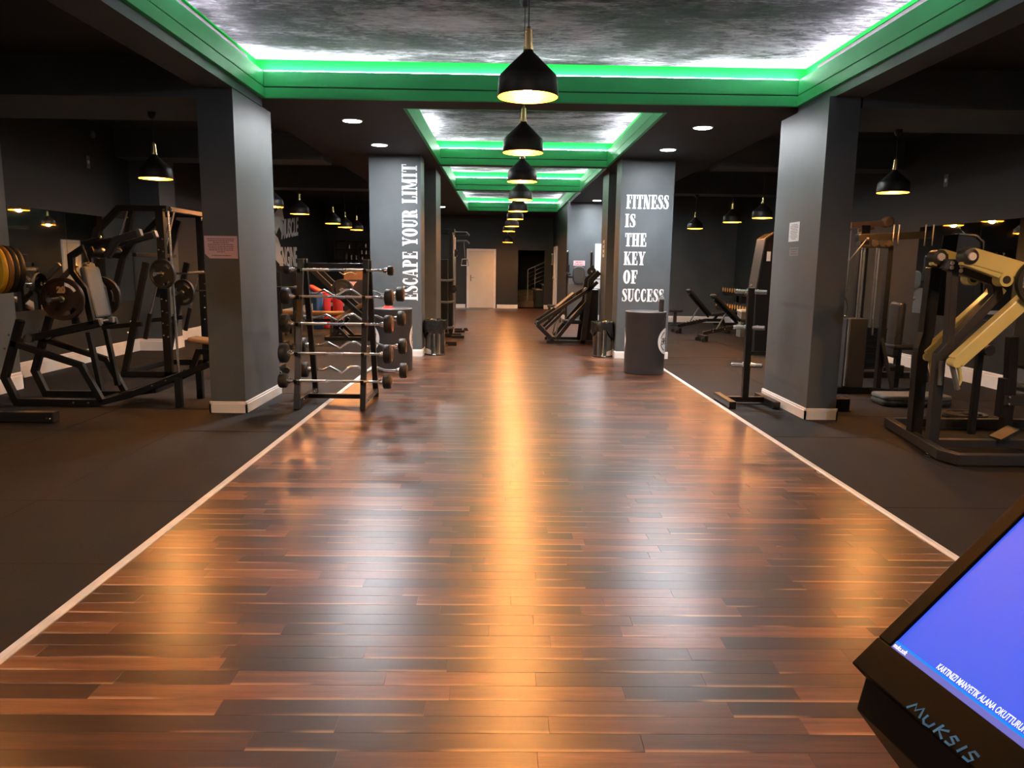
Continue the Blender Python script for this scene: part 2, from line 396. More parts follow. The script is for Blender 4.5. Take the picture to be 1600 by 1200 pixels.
bl = MB(); base_run(bl, (XL, YF, 0), (XL, 7.35, 0), (1, 0, 0), 0.2); base_run(bl, (XL, 8.69, 0), (XL, 12.6, 0), (1, 0, 0), 0.2); base_run(bl, (XL, 13.2, 0), (XL, YB, 0), (1, 0, 0), 0.2)
struct(bl.build('baseboard_left', M_WHITE))
br = MB(); base_run(br, (XR, YF, 0), (XR, 20.7, 0), (-1, 0, 0), 0.2); struct(br.build('baseboard_right', M_WHITE))
bk = MB(); base_run(bk, (XL, YB, 0), (DX0 - 0.09, YB, 0), (0, -1, 0), 0.13); base_run(bk, (DX1 + 0.09, YB, 0), (0.55, YB, 0), (0, -1, 0), 0.13); base_run(bk, (1.47, YB, 0), (1.76, YB, 0), (0, -1, 0), 0.13)
struct(bk.build('baseboard_back', M_WHITE))
bc = MB(); base_run(bc, (1.76, 20.7, 0), (XR, 20.7, 0), (0, -1, 0), 0.17); base_run(bc, (1.76, 20.7, 0), (1.76, 24.1, 0), (-1, 0, 0), 0.13); base_run(bc, (1.76, 25.2, 0), (1.76, YB, 0), (-1, 0, 0), 0.13)
struct(bc.build('baseboard_corridor', M_WHITE))

# pillars
def pillar(x0, x1, y0, y1, z1, base=True, mt=M_PILLAR):
    o = struct(MB().bb(x0, x1, y0, y1, -0.02, z1).build('pillar', mt))
    if base: base_box(x0, x1, y0, y1, o)
    return o
pillar(-2.90, -2.56, 7.40, 8.58, 3.12)
def patchy(src, boxes):
    """pillar paint darkened in soft-edged bars (y, z, half sizes)"""
    mt = src.copy(); mt.name = 'patchy_pillar_paint'; nt = mt.node_tree; L = nt.links.new; N = nt.nodes.new; b = nt.nodes['Principled BSDF']
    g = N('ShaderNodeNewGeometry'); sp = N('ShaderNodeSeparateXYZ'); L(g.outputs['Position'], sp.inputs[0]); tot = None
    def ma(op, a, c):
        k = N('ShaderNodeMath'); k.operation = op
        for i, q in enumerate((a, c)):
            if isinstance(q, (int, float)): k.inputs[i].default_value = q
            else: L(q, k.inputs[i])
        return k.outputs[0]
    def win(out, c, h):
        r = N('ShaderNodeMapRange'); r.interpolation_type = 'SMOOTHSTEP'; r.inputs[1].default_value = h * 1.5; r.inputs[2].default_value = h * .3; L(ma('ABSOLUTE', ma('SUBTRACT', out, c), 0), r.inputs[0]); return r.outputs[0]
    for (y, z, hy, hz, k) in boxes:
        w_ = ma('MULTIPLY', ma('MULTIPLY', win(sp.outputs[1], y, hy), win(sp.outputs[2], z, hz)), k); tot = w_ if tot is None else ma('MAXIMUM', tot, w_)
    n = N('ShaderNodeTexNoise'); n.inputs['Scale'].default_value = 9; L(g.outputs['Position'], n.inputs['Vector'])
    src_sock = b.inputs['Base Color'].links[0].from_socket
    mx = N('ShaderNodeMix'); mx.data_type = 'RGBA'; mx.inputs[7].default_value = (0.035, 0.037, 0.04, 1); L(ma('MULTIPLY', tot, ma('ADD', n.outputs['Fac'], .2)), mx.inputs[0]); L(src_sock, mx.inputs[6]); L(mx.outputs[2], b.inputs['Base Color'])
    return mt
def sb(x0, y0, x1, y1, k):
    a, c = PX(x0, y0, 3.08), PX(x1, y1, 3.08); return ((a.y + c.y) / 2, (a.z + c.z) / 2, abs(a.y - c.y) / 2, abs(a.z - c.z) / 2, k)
pillar(3.08, 3.38, 7.36, 8.60, 3.12, True, patchy(M_PILLAR, [sb(1219, 470, 1264, 484, .8), sb(1228, 478, 1240, 590, .55), sb(1210, 533, 1252, 547, .7), sb(1206, 592, 1250, 602, .5)]))
pillar(-2.13, -1.31, 12.22, 12.75, 3.22)
pillar(1.89, 2.74, 12.27, 12.80, 3.22)
pillar(-2.10, -1.22, 13.95, 15.0, 3.22, True)
pillar(1.92, 2.70, 13.95, 14.75, 3.22, True)
o = pillar(XL, -5.60, 7.35, 8.69, 3.4, False); base_box(XL + 0.02, -5.60, 7.35, 8.69, o, 0.2)
o = pillar(XL, -5.62, 12.6, 13.2, 3.52, False); base_box(XL + 0.02, -5.62, 12.6, 13.2, o, 0.2)
pillar(6.0, XR, 7.35, 8.6, 3.4, False)

# ceilings and beams
def cbox(name, mt, *b): return struct(MB().bb(*b).build(name, mt))
cbox('ceiling_left_front', M_CEIL, XL, -2.6, YF, 8.0, 3.38, 3.56); cbox('ceiling_left', M_CEIL, XL, -2.85, 8.0, YB, 3.52, 3.7)
cbox('ceiling_right_front', M_CEIL, 3.2, XR, YF, 8.0, 3.38, 3.56); cbox('ceiling_right', M_CEIL, 3.45, XR, 8.0, 20.7, 3.52, 3.7)
def beam_box(*b): return struct(MB().bb(*b).build('beam', M_PILLAR))
beam_box(-2.90, -2.55, YF, 8.27, 3.115, Z_FAS); beam_box(-2.90, -2.65, YF, 8.27, Z_FAS, 3.62)
beam_box(3.13, 3.40, YF, 8.27, 3.115, Z_FAS); beam_box(3.24, 3.40, YF, 8.27, Z_FAS, 3.62)
beam_box(XL, -2.90, 7.40, 8.60, 3.02, 3.54); beam_box(3.40, XR, 7.36, 8.60, 3.02, 3.54)
beam_box(XL, -2.85, 12.22, 12.85, 3.10, 3.54); beam_box(3.45, XR, 12.27, 12.85, 3.10, 3.54)
beam_box(XL, -2.85, 16.5, 17.1, 3.08, 3.54); beam_box(3.45, XR, 16.5, 17.1, 3.08, 3.54)

def panel_mat():
    """silvery stone-look wall covering on the coffer panels"""
    mt = bpy.data.materials.new('stone_look_panel'); mt.use_nodes = True; nt = mt.node_tree; L = nt.links.new; N = nt.nodes.new
    b = nt.nodes['Principled BSDF']; geo = N('ShaderNodeNewGeometry')
    def noise(sx, sy, scale, det, dist=0.0, rough=0.5):
        mp = N('ShaderNodeMapping'); mp.inputs['Scale'].default_value = (sx, sy, 1); L(geo.outputs['Position'], mp.inputs[0])
        n = N('ShaderNodeTexNoise'); n.inputs['Scale'].default_value = scale; n.inputs['Detail'].default_value = det; n.inputs['Distortion'].default_value = dist; n.inputs['Roughness'].default_value = rough
        L(mp.outputs[0], n.inputs['Vector']); return n.outputs['Fac']
    big = noise(0.55, 1.0, 0.9, 3, 0.6); fine = noise(1.0, 3.2, 7.0, 8, 1.2, 0.7); vein = noise(0.7, 2.4, 2.6, 6, 2.0, 0.65)
    def m2(op, a, c):
        k = N('ShaderNodeMath'); k.operation = op
        for i, q in enumerate((a, c)):
            if isinstance(q, (int, float)): k.inputs[i].default_value = q
            else: L(q, k.inputs[i])
        return k.outputs[0]
    f = m2('ADD', m2('MULTIPLY', big, 0.80), m2('ADD', m2('MULTIPLY', fine, 0.42), m2('MULTIPLY', vein, 0.30)))
    r = N('ShaderNodeValToRGB'); cr = r.color_ramp
    cr.elements[0].position = 0.64; cr.elements[0].color = (0.015, 0.015, 0.016, 1)
    cr.elements[1].position = 0.97; cr.elements[1].color = (0.80, 0.77, 0.84, 1)
    e = cr.elements.new(0.74); e.color = (0.10, 0.096, 0.105, 1)
    e = cr.elements.new(0.82); e.color = (0.38, 0.365, 0.40, 1)
    L(f, r.inputs['Fac']); L(r.outputs[0], b.inputs['Base Color']); b.inputs['Roughness'].default_value = 0.75; b.inputs['Specular IOR Level'].default_value = 0.1
    bp = N('ShaderNodeBump'); bp.inputs['Strength'].default_value = 1.0; bp.inputs['Distance'].default_value = 0.05; L(m2('ADD', fine, vein), bp.inputs['Height']); L(bp.outputs[0], b.inputs['Normal'])
    return mt
M_PANEL = panel_mat()

def tray(x0, x1, y0, y1):
    """coffer: two green boards with a groove, ledge with a white light strip, green cove wall, stone-look panel"""
    t = struct(bpy.data.objects.new('ceiling_tray', None)); COL.objects.link(t); t.location = ((x0 + x1) / 2, (y0 + y1) / 2, Z_SOF); WPOS[t.name] = Vector(t.location)
    th = 0.03; c = 0.10
    MB().bb(x0 - c, x1 + c, y0 - c, y1 + c, Z_PAN, Z_PAN + 0.05).build('ceiling_panel', M_PANEL, t)
    def side(bz0, bz1, p0, p1, nm, mt, bev=0.0):
        # p0, p1: inner and outer offset from the tray opening
        MB().bb(x0 - p1, x0 - p0, y0 - p1, y1 + p1, bz0, bz1).build(nm, mt, t, bev); MB().bb(x1 + p0, x1 + p1, y0 - p1, y1 + p1, bz0, bz1).build(nm, mt, t, bev)
        MB().bb(x0 - p0, x1 + p0, y1 + p0, y1 + p1, bz0, bz1).build(nm, mt, t, bev); MB().bb(x0 - p0, x1 + p0, y0 - p1, y0 - p0, bz0, bz1).build(nm, mt, t, bev)
    side(Z_SOF, 3.302, -0.012, th, 'fascia_board', M_GREEN, 0.003); side(3.302, 3.318, 0.008, th, 'groove_strip', M_GROOVE)
    side(3.318, Z_FAS + 0.012, 0.0, th, 'fascia_board', M_GREEN, 0.003)
    side(Z_FAS - 0.005, Z_PAN, c, c + 0.015, 'cove_wall', M_COVE)
    zz = Z_FAS + 0.004
    for b in ((x0 - 0.050, x0 - 0.035, y0, y1), (x1 + 0.035, x1 + 0.050, y0, y1), (x0, x1, y1 + 0.035, y1 + 0.050), (x0, x1, y0 - 0.050, y0 - 0.035)):
        MB().bb(*b, zz, zz + 0.019).build('led_strip', M_LED, t)
    return t
TR = [(-2.52, 3.11, -2.6, 8.24), (-1.09, 1.79, 8.68, 13.30), (-1.09, 1.76, 13.55, 17.62), (-1.10, 1.72, 17.88, 24.3)]
for q in TR: tray(*q)
e = 0.03
def soffit(x0, x1, y0, y1, z1=Z_FAS):
    return struct(MB().bb(x0, x1, y0, y1, Z_SOF, z1).build('ceiling_soffit', M_CEIL))
soffit(-2.85, -1.09 - 0.14, 8.27, 8.5); soffit(1.79 + 0.14, 3.45, 8.27, 8.5)
soffit(-2.85, -1.09 - 0.14, 8.5, YB, 3.68); soffit(1.79 + 0.14, 3.45, 8.5, 20.7, 3.68)
soffit(-1.23, -1.09 - e, 8.27, YB); soffit(1.79 + e, 1.93, 8.27, 20.7)
ys = [(8.27, TR[1][2] - e), (TR[1][3] + e, TR[2][2] - e), (TR[2][3] + e, TR[3][2] - e), (TR[3][3] + e, YB)]
for y0, y1 in ys: soffit(-1.09 - e, 1.79 + e, y0, y1)
struct(MB().bb(-2.9, 3.45, YF - 0.1, YB, 3.68, 3.75).build('ceiling_slab', M_CEIL))
# ------------------------------------------------------------------ lamps
def pendant(x, y, z, zc, label, group, name='pendant_lamp'):
    """z: rim of the shade, zc: ceiling above"""
    t = thing(name, label, 'lamp', (x, y, z), group)
    c = (x, y, z); R = 0.168; n = 40
    MB().lathe(c, (0, 0, 1), [(0, R), (0.004, R + 0.002), (0.105, R - 0.006), (0.112, R - 0.010), (0.235, 0.030), (0.245, 0.026)], n, False).build('shade', M_SHADE, t)
    MB().lathe(c, (0, 0, 1), [(0, R), (0.0, R - 0.004), (0.104, R - 0.011), (0.228, 0.026), (0.228, 0.0)], n, False).build('shade_lining', M_GOLD, t)
    MB().lathe((x, y, z + 0.245), (0, 0, 1), [(0, 0.029), (0.018, 0.029), (0.020, 0.024), (0.105, 0.021), (0.112, 0.012), (0.125, 0.008)], 24).build('brass_neck', M_BRASS, t)
    MB().cyl((x, y, z + 0.36), (x, y, zc - 0.02), 0.0035, 8).build('cord', M_SHADE, t)
    MB().lathe((x, y, zc), (0, 0, -1), [(0, 0.042), (0.03, 0.042), (0.06, 0.025), (0.066, 0.006)], 20).build('ceiling_cup', M_SHADE, t)
    MB().lathe((x, y, z + 0.025), (0, 0, 1), [(0, 0.004), (0.006, 0.020), (0.025, 0.033), (0.05, 0.033), (0.08, 0.020), (0.11, 0.016), (0.17, 0.016)], 20).build('bulb', M_BULB, t)
    li = bpy.data.lights.new('bulb_light', 'POINT'); li.energy = PEND_W; li.color = (1.0, 0.43, 0.145); li.shadow_soft_size = 0.05
    lo = bpy.data.objects.new('bulb_light', li); COL.objects.link(lo); lo.location = (0, 0, 0.018); lo.parent = t
    return t
aisle = [(0.13, 4.33), (0.16, 6.40), (0.21, 8.56), (0.245, 10.9), (0.26, 13.2), (0.245, 15.45), (0.215, 18.3), (0.17, 20.9), (0.17, 24.9)]
order = ['first', 'second', 'third', 'fourth', 'fifth', 'sixth', 'seventh', 'eighth', 'ninth']
for k, (x, y) in enumerate(aisle):
    zc = Z_PAN if any(a[2] < y < a[3] for a in TR) else Z_SOF
    if k == 8: lab = 'small black gold-lined pendant lamp hanging closest to the back wall door'
    else: lab = 'black pendant lamp with gold lining, %s of the aisle row from the entrance' % order[k]
    pendant(x, y, 2.42 if k < 8 else 2.24, zc, lab, 'pendant lamps over the aisle')
pendant(0.10, 2.25, 2.42, Z_PAN, 'black gold-lined pendant lamp hung behind the first of the aisle row', 'pendant lamps over the aisle')
lefts = [(-3.66, 4.2), (-3.66, 8.15), (-3.60, 12.0), (-3.62, 13.65), (-3.72, 16.75), (-3.80, 18.4), (-3.78, 19.75)]
ll = ['over the left floor near the entrance', 'above the squat sled machine', 'just past the pillar with the pink notice', 'in front of the wall emblem',
      'first of a close trio', 'in the middle of a close trio', 'closest to the bottle shelf']
for (x, y), s in zip(lefts, ll):
    pendant(x, y, 2.35, 3.38 if y < 7.4 else (3.02 if y < 8.6 else 3.52), 'black pendant lamp with lit gold lining ' + s, 'pendant lamps over the left floor')
rights = [(4.30, 4.3), (4.32, 8.45), (4.42, 12.95), (4.30, 14.25), (4.24, 16.75)]
rl = ['over the floor by the check-in kiosk', 'above the yellow-armed press machine', 'behind the pillar with the taped white sheet', 'above the inclined benches', 'nearest the wall behind the benches']
for (x, y), s in zip(rights, rl):
    pendant(x, y, 2.35, 3.38 if y < 7.4 else (3.02 if y < 8.6 else (3.10 if 12.27 < y < 12.85 else (3.08 if 16.5 < y < 17.1 else 3.52))), 'black pendant lamp with lit gold lining ' + s, 'pendant lamps over the right floor')
def downlight(x, y, label, Z_SOF=Z_SOF, spread=135):
    t = thing('recessed_downlight', label, 'downlight', (x, y, Z_SOF), 'round downlights in the black soffit')
    MB().lathe((x, y, Z_SOF), (0, 0, -1), [(0, 0.125), (0.006, 0.122), (0.010, 0.108), (0.003, 0.104)], 32, False).build('rim', M_WHITE, t)
    MB().lathe((x, y, Z_SOF - 0.004), (0, 0, -1), [(0, 0.104), (0.002, 0.104)], 32).build('diffuser', M_DOWN, t)
    li = bpy.data.lights.new('downlight_beam', 'SPOT'); li.energy = DOWN_W; li.color = (0.95, 0.97, 1.0); li.shadow_soft_size = 0.09; li.spot_size = math.radians(spread); li.spot_blend = 0.9
    lo = bpy.data.objects.new('downlight_beam', li); COL.objects.link(lo); lo.location = (0, 0, -0.012); lo.parent = t
for x, y, s in ((-1.83, 9.42, 'on the barbell rack side of the second coffer'), (-1.80, 11.25, 'above the ESCAPE YOUR LIMIT pillar'), (2.44, 9.50, 'on the weight tree side of the second coffer'),
                (2.40, 11.28, 'above the FITNESS pillar'), (-1.84, 22.9, 'over the floor towards the back door'), (2.45, 19.95, 'above the wall with the pink sign'), (-1.84, 17.2, 'above the cable station'), (2.45, 17.0, 'past the pillar with the hanging sheet')):
    downlight(x, y, 'round glowing downlight in the soffit ' + s)
for x, y, s in ((-4.6, 1.6, 'left ceiling beside the entrance'), (4.7, 1.6, 'ceiling beyond the check-in kiosk')):  # unseen fill lamps added to bring neutral light into the side bays
    downlight(x, y, 'unseen fill downlight added in the black ' + s, 3.38, 165)
# ------------------------------------------------------------------ slab-serif lettering
def _r(x0, y0, x1, y1): return [(x0, y0), (x1, y0), (x1, y1), (x0, y1)]
def _band(cx, cy, ro, ri, a0, a1, n=14):
    out = []
    for k in range(n):
        p = []
        for a, (rx, ry) in ((a0 + (a1 - a0) * k / n, ro), (a0 + (a1 - a0) * (k + 1) / n, ro), (a0 + (a1 - a0) * (k + 1) / n, ri), (a0 + (a1 - a0) * k / n, ri)):
            q = math.radians(a); p.append((cx + rx * math.cos(q), cy + ry * math.sin(q)))
        out.append(p)
    return out
def _stroke(pts, wd):
    out = []; L_, R_ = [], []
    for i, (x, y) in enumerate(pts):
        a = pts[max(i - 1, 0)]; b = pts[min(i + 1, len(pts) - 1)]; dx, dy = b[0] - a[0], b[1] - a[1]; l = math.hypot(dx, dy); nx, ny = -dy / l, dx / l
        L_.append((x + nx * wd[i] / 2, y + ny * wd[i] / 2)); R_.append((x - nx * wd[i] / 2, y - ny * wd[i] / 2))
    for i in range(len(pts) - 1): out.append([L_[i], L_[i + 1], R_[i + 1], R_[i]])
    return out
def _foot(x0, x1): return _r(x0, 0, x1, 0.085)
def _head(x0, x1): return _r(x0, 0.915, x1, 1)
S_ST = _stroke([(.46, .70), (.44, .85), (.37, .945), (.27, .965), (.17, .92), (.135, .79), (.19, .65), (.30, .52), (.40, .39), (.425, .23), (.375, .09), (.27, .035), (.17, .055), (.09, .15), (.065, .30)],
               [.05, .07, .08, .08, .12, .19, .22, .23, .22, .20, .13, .08, .08, .07, .05])
ST = _r(.08, 0, .29, 1)
GL = {
 'I': (.38, [_r(.085, 0, .295, 1), _foot(.02, .36), _head(.02, .36)]),
 'E': (.58, [ST, _head(.02, .53), _r(.46, .70, .53, .93), _r(.28, .46, .43, .55), _r(.38, .36, .43, .66), _foot(.02, .56), _r(.49, .05, .56, .32)]),
 'F': (.55, [ST, _head(.02, .53), _r(.46, .70, .53, .93), _r(.28, .46, .43, .55), _r(.38, .36, .43, .66), _foot(.02, .40)]),
 'T': (.58, [_r(.185, 0, .395, 1), _head(.02, .56), _r(.02, .70, .085, .93), _r(.495, .70, .56, .93), _foot(.11, .47)]),
 'L': (.54, [ST, _head(.02, .37), _foot(.02, .53), _r(.46, .05, .53, .34)]),
 'H': (.72, [ST, _r(.43, 0, .64, 1), _r(.28, .46, .44, .55), _foot(.02, .35), _foot(.37, .70), _head(.02, .35), _head(.37, .70)]),
 'N': (.70, [_r(.09, 0, .16, 1), _r(.54, 0, .61, 1), [(.05, 1), (.30, 1), (.61, 0), (.38, 0)], _foot(.02, .24), _head(.02, .28), _head(.46, .69)]),
 'M': (.86, [_r(.08, 0, .15, 1), _r(.57, 0, .78, 1), [(.05, 1), (.29, 1), (.47, .05), (.36, .05)], [(.58, 1), (.66, 1), (.44, .05), (.37, .05)], _foot(.02, .24), _foot(.50, .84), _head(.02, .28), _head(.57, .84)]),
 'K': (.70, [ST, [(.28, .36), (.28, .50), (.52, .95), (.60, .95)], [(.30, .50), (.40, .68), (.68, .03), (.44, .03)], _foot(.02, .35), _foot(.40, .70), _head(.02, .35), _head(.45, .68)]),
 'Y': (.66, [[(.05, 1), (.28, 1), (.44, .42), (.23, .42)], [(.53, 1), (.60, 1), (.44, .42), (.37, .42)], _r(.23, 0, .44, .45), _foot(.15, .52), _head(.01, .34), _head(.45, .66)]),
 'A': (.68, [[(.08, 0), (.14, 0), (.33, 1), (.27, 1)], [(.27, 1), (.41, 1), (.64, 0), (.42, 0)], _r(.16, .25, .48, .33), _foot(.01, .23), _foot(.36, .68)]),
 'O': (.62, _band(.31, .5, (.29, .515), (.075, .40), 0, 360, 28)),
 'C': (.58, _band(.31, .5, (.29, .515), (.075, .40), 55, 305, 22) + [_r(.44, .66, .51, .95), _band(.31, .5, (.27, .515), (.18, .42), 305, 340, 3)[0], _r(.45, .10, .52, .33)]),
 'S': (.52, S_ST + [_r(.42, .68, .485, .97), _r(.04, .03, .105, .32)]),
 'P': (.60, [ST, _foot(.02, .40), _head(.02, .30)] + _band(.29, .715, (.29, .285), (.075, .20), -90, 90, 14)),
 'R': (.68, [ST, _foot(.02, .35), _head(.02, .30)] + _band(.29, .735, (.28, .265), (.075, .18), -90, 90, 14) + _stroke([(.33, .50), (.43, .42), (.46, .25), (.49, .08), (.58, .04), (.66, .09)], [.07, .18, .20, .17, .08, .04])),
 'U': (.66, [_r(.08, .26, .29, 1), _r(.50, .26, .57, 1), _head(.02, .36), _head(.43, .65)] + _band(.325, .27, (.245, .285), (.09, .19), 180, 360, 16)),
}
def word(txt, o, ux, uy, h, parent, wk=1.0, gap=0.02, mt=None, depth=0.004):
    x = 0
    for ch in txt:
        if ch == ' ': x += 0.36 * h * wk; continue
        wd, polys = GL[ch]; m = MB()
        for k, p in enumerate(polys): m.prism(p, Vector(o) + ux * x, ux * (h * wk), uy * h, depth + 0.00004 * (k % 7))
        m.build('letter', mt or M_LETTER, parent); x += (wd + gap) * h * wk
    return x
def word_w(txt, h, wk=1.0, gap=0.02): return sum(0.36 * h * wk if c == ' ' else (GL[c][0] + gap) * h * wk for c in txt)
def text_mesh(txt, size, name, mt, o, ux, uy, parent=None, depth=0.001, bold=0.0, sx=1.0, shear=0.0):
    """built-in sans letters as a mesh lying on the plane o, ux, uy"""
    cu = bpy.data.curves.new('t', 'FONT'); cu.body = txt; cu.size = size; cu.offset = bold; cu.extrude = depth / 2; cu.shear = shear; cu.resolution_u = 4
    ob = bpy.data.objects.new('t', cu); COL.objects.link(ob); dg = bpy.context.evaluated_depsgraph_get()
    me = bpy.data.meshes.new_from_object(ob.evaluated_get(dg)); bpy.data.objects.remove(ob); bpy.data.curves.remove(cu)
    ux = Vector(ux).normalized(); uy = Vector(uy).normalized(); n = ux.cross(uy); o = Vector(o) + n * (depth / 2)
    for v in me.vertices: v.co = o + ux * (v.co.x * sx) + uy * v.co.y + n * v.co.z
    me.materials.clear(); me.materials.append(mt); me.name = name
    r = bpy.data.objects.new(name, me); COL.objects.link(r)
    if parent is not None: setpar(r, parent)
    return r
EX, EY, EZ = Vector((1, 0, 0)), Vector((0, 1, 0)), Vector((0, 0, 1))

# ESCAPE YOUR LIMIT, running up the second left pillar
yf = 12.219
a = P(653, 470, yf); b = P(653, 256, yf); Hh = P(653, 300, yf).x - P(629, 300, yf).x
t = thing('wall_lettering', 'white slab lettering ESCAPE YOUR LIMIT running up a grey pillar', 'lettering', (a.x, yf, a.z))
L0 = word_w('ESCAPE YOUR LIMIT', Hh); k = (b.z - a.z) / L0
word('ESCAPE YOUR LIMIT', (a.x, yf, a.z), EZ, -EX, Hh, t, wk=k)
# FITNESS IS THE KEY OF SUCCESS on the second right pillar
yf = 12.269
t = thing('wall_lettering', 'white slab lettering FITNESS IS THE KEY OF SUCCESS on a grey pillar', 'lettering', (1.9, yf, 1.2))
for txt, x0, x1, yt, yb in (('FITNESS', 978, 1045, 304, 326), ('IS', 976, 993, 334, 355), ('THE', 976, 1010, 364, 385), ('KEY', 974, 1008, 393, 414), ('OF', 973, 996, 422, 443), ('SUCCESS', 971, 1037, 451, 471)):
    p0 = P(x0, yb, yf); h = P(x0, yt, yf).z - p0.z; wd = P(x1, yb, yf).x - p0.x
    word(txt, (p0.x, yf, p0.z), EX, EZ, h, t, wk=wd / word_w(txt, h))

# ------------------------------------------------------------------ papers and notices
def notice(name, label, o, ux, uy, w_, h, mt, lines, corner=0.0, cat='notice', ink=M_INK, margin=0.09, thick=0.0012):
    """sheet with lines of small print; o is the lower left corner"""
    t = thing(name, label, cat, o)
    n = ux.cross(uy)
    c = corner
    poly = [(c, 0), (w_, 0), (w_, h), (0, h), (0, c)] if c else [(0, 0), (w_, 0), (w_, h), (0, h)]
    MB().prism(poly, o, ux, uy, thick).build('sheet', mt, t)
    m = MB(); st = h * (1 - 2 * margin) / max(1, len(lines))
    for i, f in enumerate(lines):
        if f <= 0: continue
        lw = w_ * (1 - 2 * margin) * f; y = h * (1 - margin) - st * (i + 0.7); x = (w_ - lw) / 2; rng = random.Random(i)
        while x < (w_ + lw) / 2 - 0.004:
            q = rng.uniform(0.35, 1.0) * st * 1.6; q = min(q, (w_ + lw) / 2 - x)
            m.prism(_r(x, y, x + q, y + st * 0.36), Vector(o) + n * thick, ux, uy, 0.0004); x += q + st * 0.25
    m.build('print', ink, t)['kind'] = 'stuff'; return t
p = P(320.5, 403.5, 7.399); q = P(370.5, 369, 7.399)
notice('paper_notice', 'pink paper notice with a cut corner taped on the dark pillar', V(p.x, 7.399, p.z), EX, EZ, q.x - p.x, q.z - p.z, M_PINK, [1, .95, .6, .95, .95, .9, .9, .3, 0, .7], 0.045)
a = PX(1232, 378, 3.079); b = PX(1250, 346, 3.079)
notice('paper_sheet', 'white printed sheet taped above a small sticker on the scuffed pillar', V(3.079, a.y + 0.0, a.z), -EY, EZ, a.y - b.y, b.z - a.z, M_PAPER, [.7, .9, .9, .8, .9, .9, .7, .9, .8, .5])
a = PX(1233, 400, 3.079); b = PX(1248, 386, 3.079)
notice('wall_sticker', 'small grey printed sticker under the white sheet on the scuffed pillar', V(3.079, a.y, a.z), -EY, EZ, a.y - b.y, b.z - a.z, M_STEELG, [.9, .7, .8], cat='sticker')
a = PX(941, 402, 1.919); b = PX(937, 377, 1.919)
notice('paper_strip', 'white paper sheet hanging on the side of the narrow pillar', V(1.919, 14.5, a.z), -EY, EZ, 0.24, b.z - a.z, M_PAPER, [.8, .8, .6])
a = P(896, 415, 20.699); b = P(914, 407.5, 20.699)
notice('pink_wall_sign', 'small pink and red sign on the wall over the grey back pad', V(a.x, 20.699, a.z), EX, EZ, b.x - a.x, b.z - a.z, M_PINK, [.8, 1], ink=M_RED, cat='sign', thick=0.006)
a = P(928, 451, 20.699); b = P(936.5, 381, 20.699)
t = thing('poster_panel', 'tall white poster panel mounted on the wall behind the leg press', 'poster', (a.x, 20.69, a.z))
MB().bb(a.x, a.x + 0.32, 20.685, 20.699, a.z, b.z).build('panel', M_PAPER, t); MB().bb(a.x + 0.03, a.x + 0.29, 20.683, 20.685, a.z + 0.25, a.z + 0.28).build('print', M_STEELG, t)

# switches, sockets, sensors
def wallplate(name, label, cat, c, n, w_, h, parts=True, mt=M_STEELG, mt2=M_WHITE):
    c = Vector(c); n = Vector(n); side = EZ.cross(n); t = thing(name, label, cat, c)
    MB().box(c + n * 0.005, (w_, h, 0.010), ax=(side, EZ, n)).build('plate', mt, t, 0.002)
    if parts: MB().lathe(c + n * 0.010, n, [(0, w_ * 0.30), (0.006, w_ * 0.28)], 20).build('socket', mt2, t)
    return t
q = PX(137, 253, XL); wallplate('wall_outlet', 'grey wall outlet high on the dark wall above the mirror', 'outlet', (XL, q.y, q.z), EX, 0.09, 0.18)
q = PX(1479, 282, XR); wallplate('wall_outlet', 'small grey outlet high on the right wall near a pendant lamp', 'outlet', (XR, q.y, q.z), -EX, 0.10, 0.17)
q = PX(144, 210, XL); tag(MB().lathe((XL, q.y, q.z), EX, [(0, 0.055), (0.02, 0.05), (0.03, 0.02)], 20).build('smoke_sensor', M_STEELG), 'round pale sensor button above the grey wall outlet', 'sensor')
q = PX(864, 434, 1.76); wallplate('light_switch', 'white switch on the dark corridor wall beside the side door', 'switch', (1.76, q.y, q.z), -EX, 0.09, 0.11, True, M_WHITE)
q = PX(864, 412, 1.76); t = thing('wall_tube', 'short white tube fitting between two end caps on the corridor wall', 'fitting', (1.76, q.y, q.z))
z1 = PX(864, 398, 1.76).z; MB().cyl((1.73, q.y, q.z), (1.73, q.y, z1), 0.014, 12).build('tube', M_WHITE, t); MB().bb(1.70, 1.76, q.y - .03, q.y + .03, q.z - .04, q.z).build('end_cap', M_WHITE, t); MB().bb(1.70, 1.76, q.y - .03, q.y + .03, z1, z1 + .04).build('end_cap', M_WHITE, t)

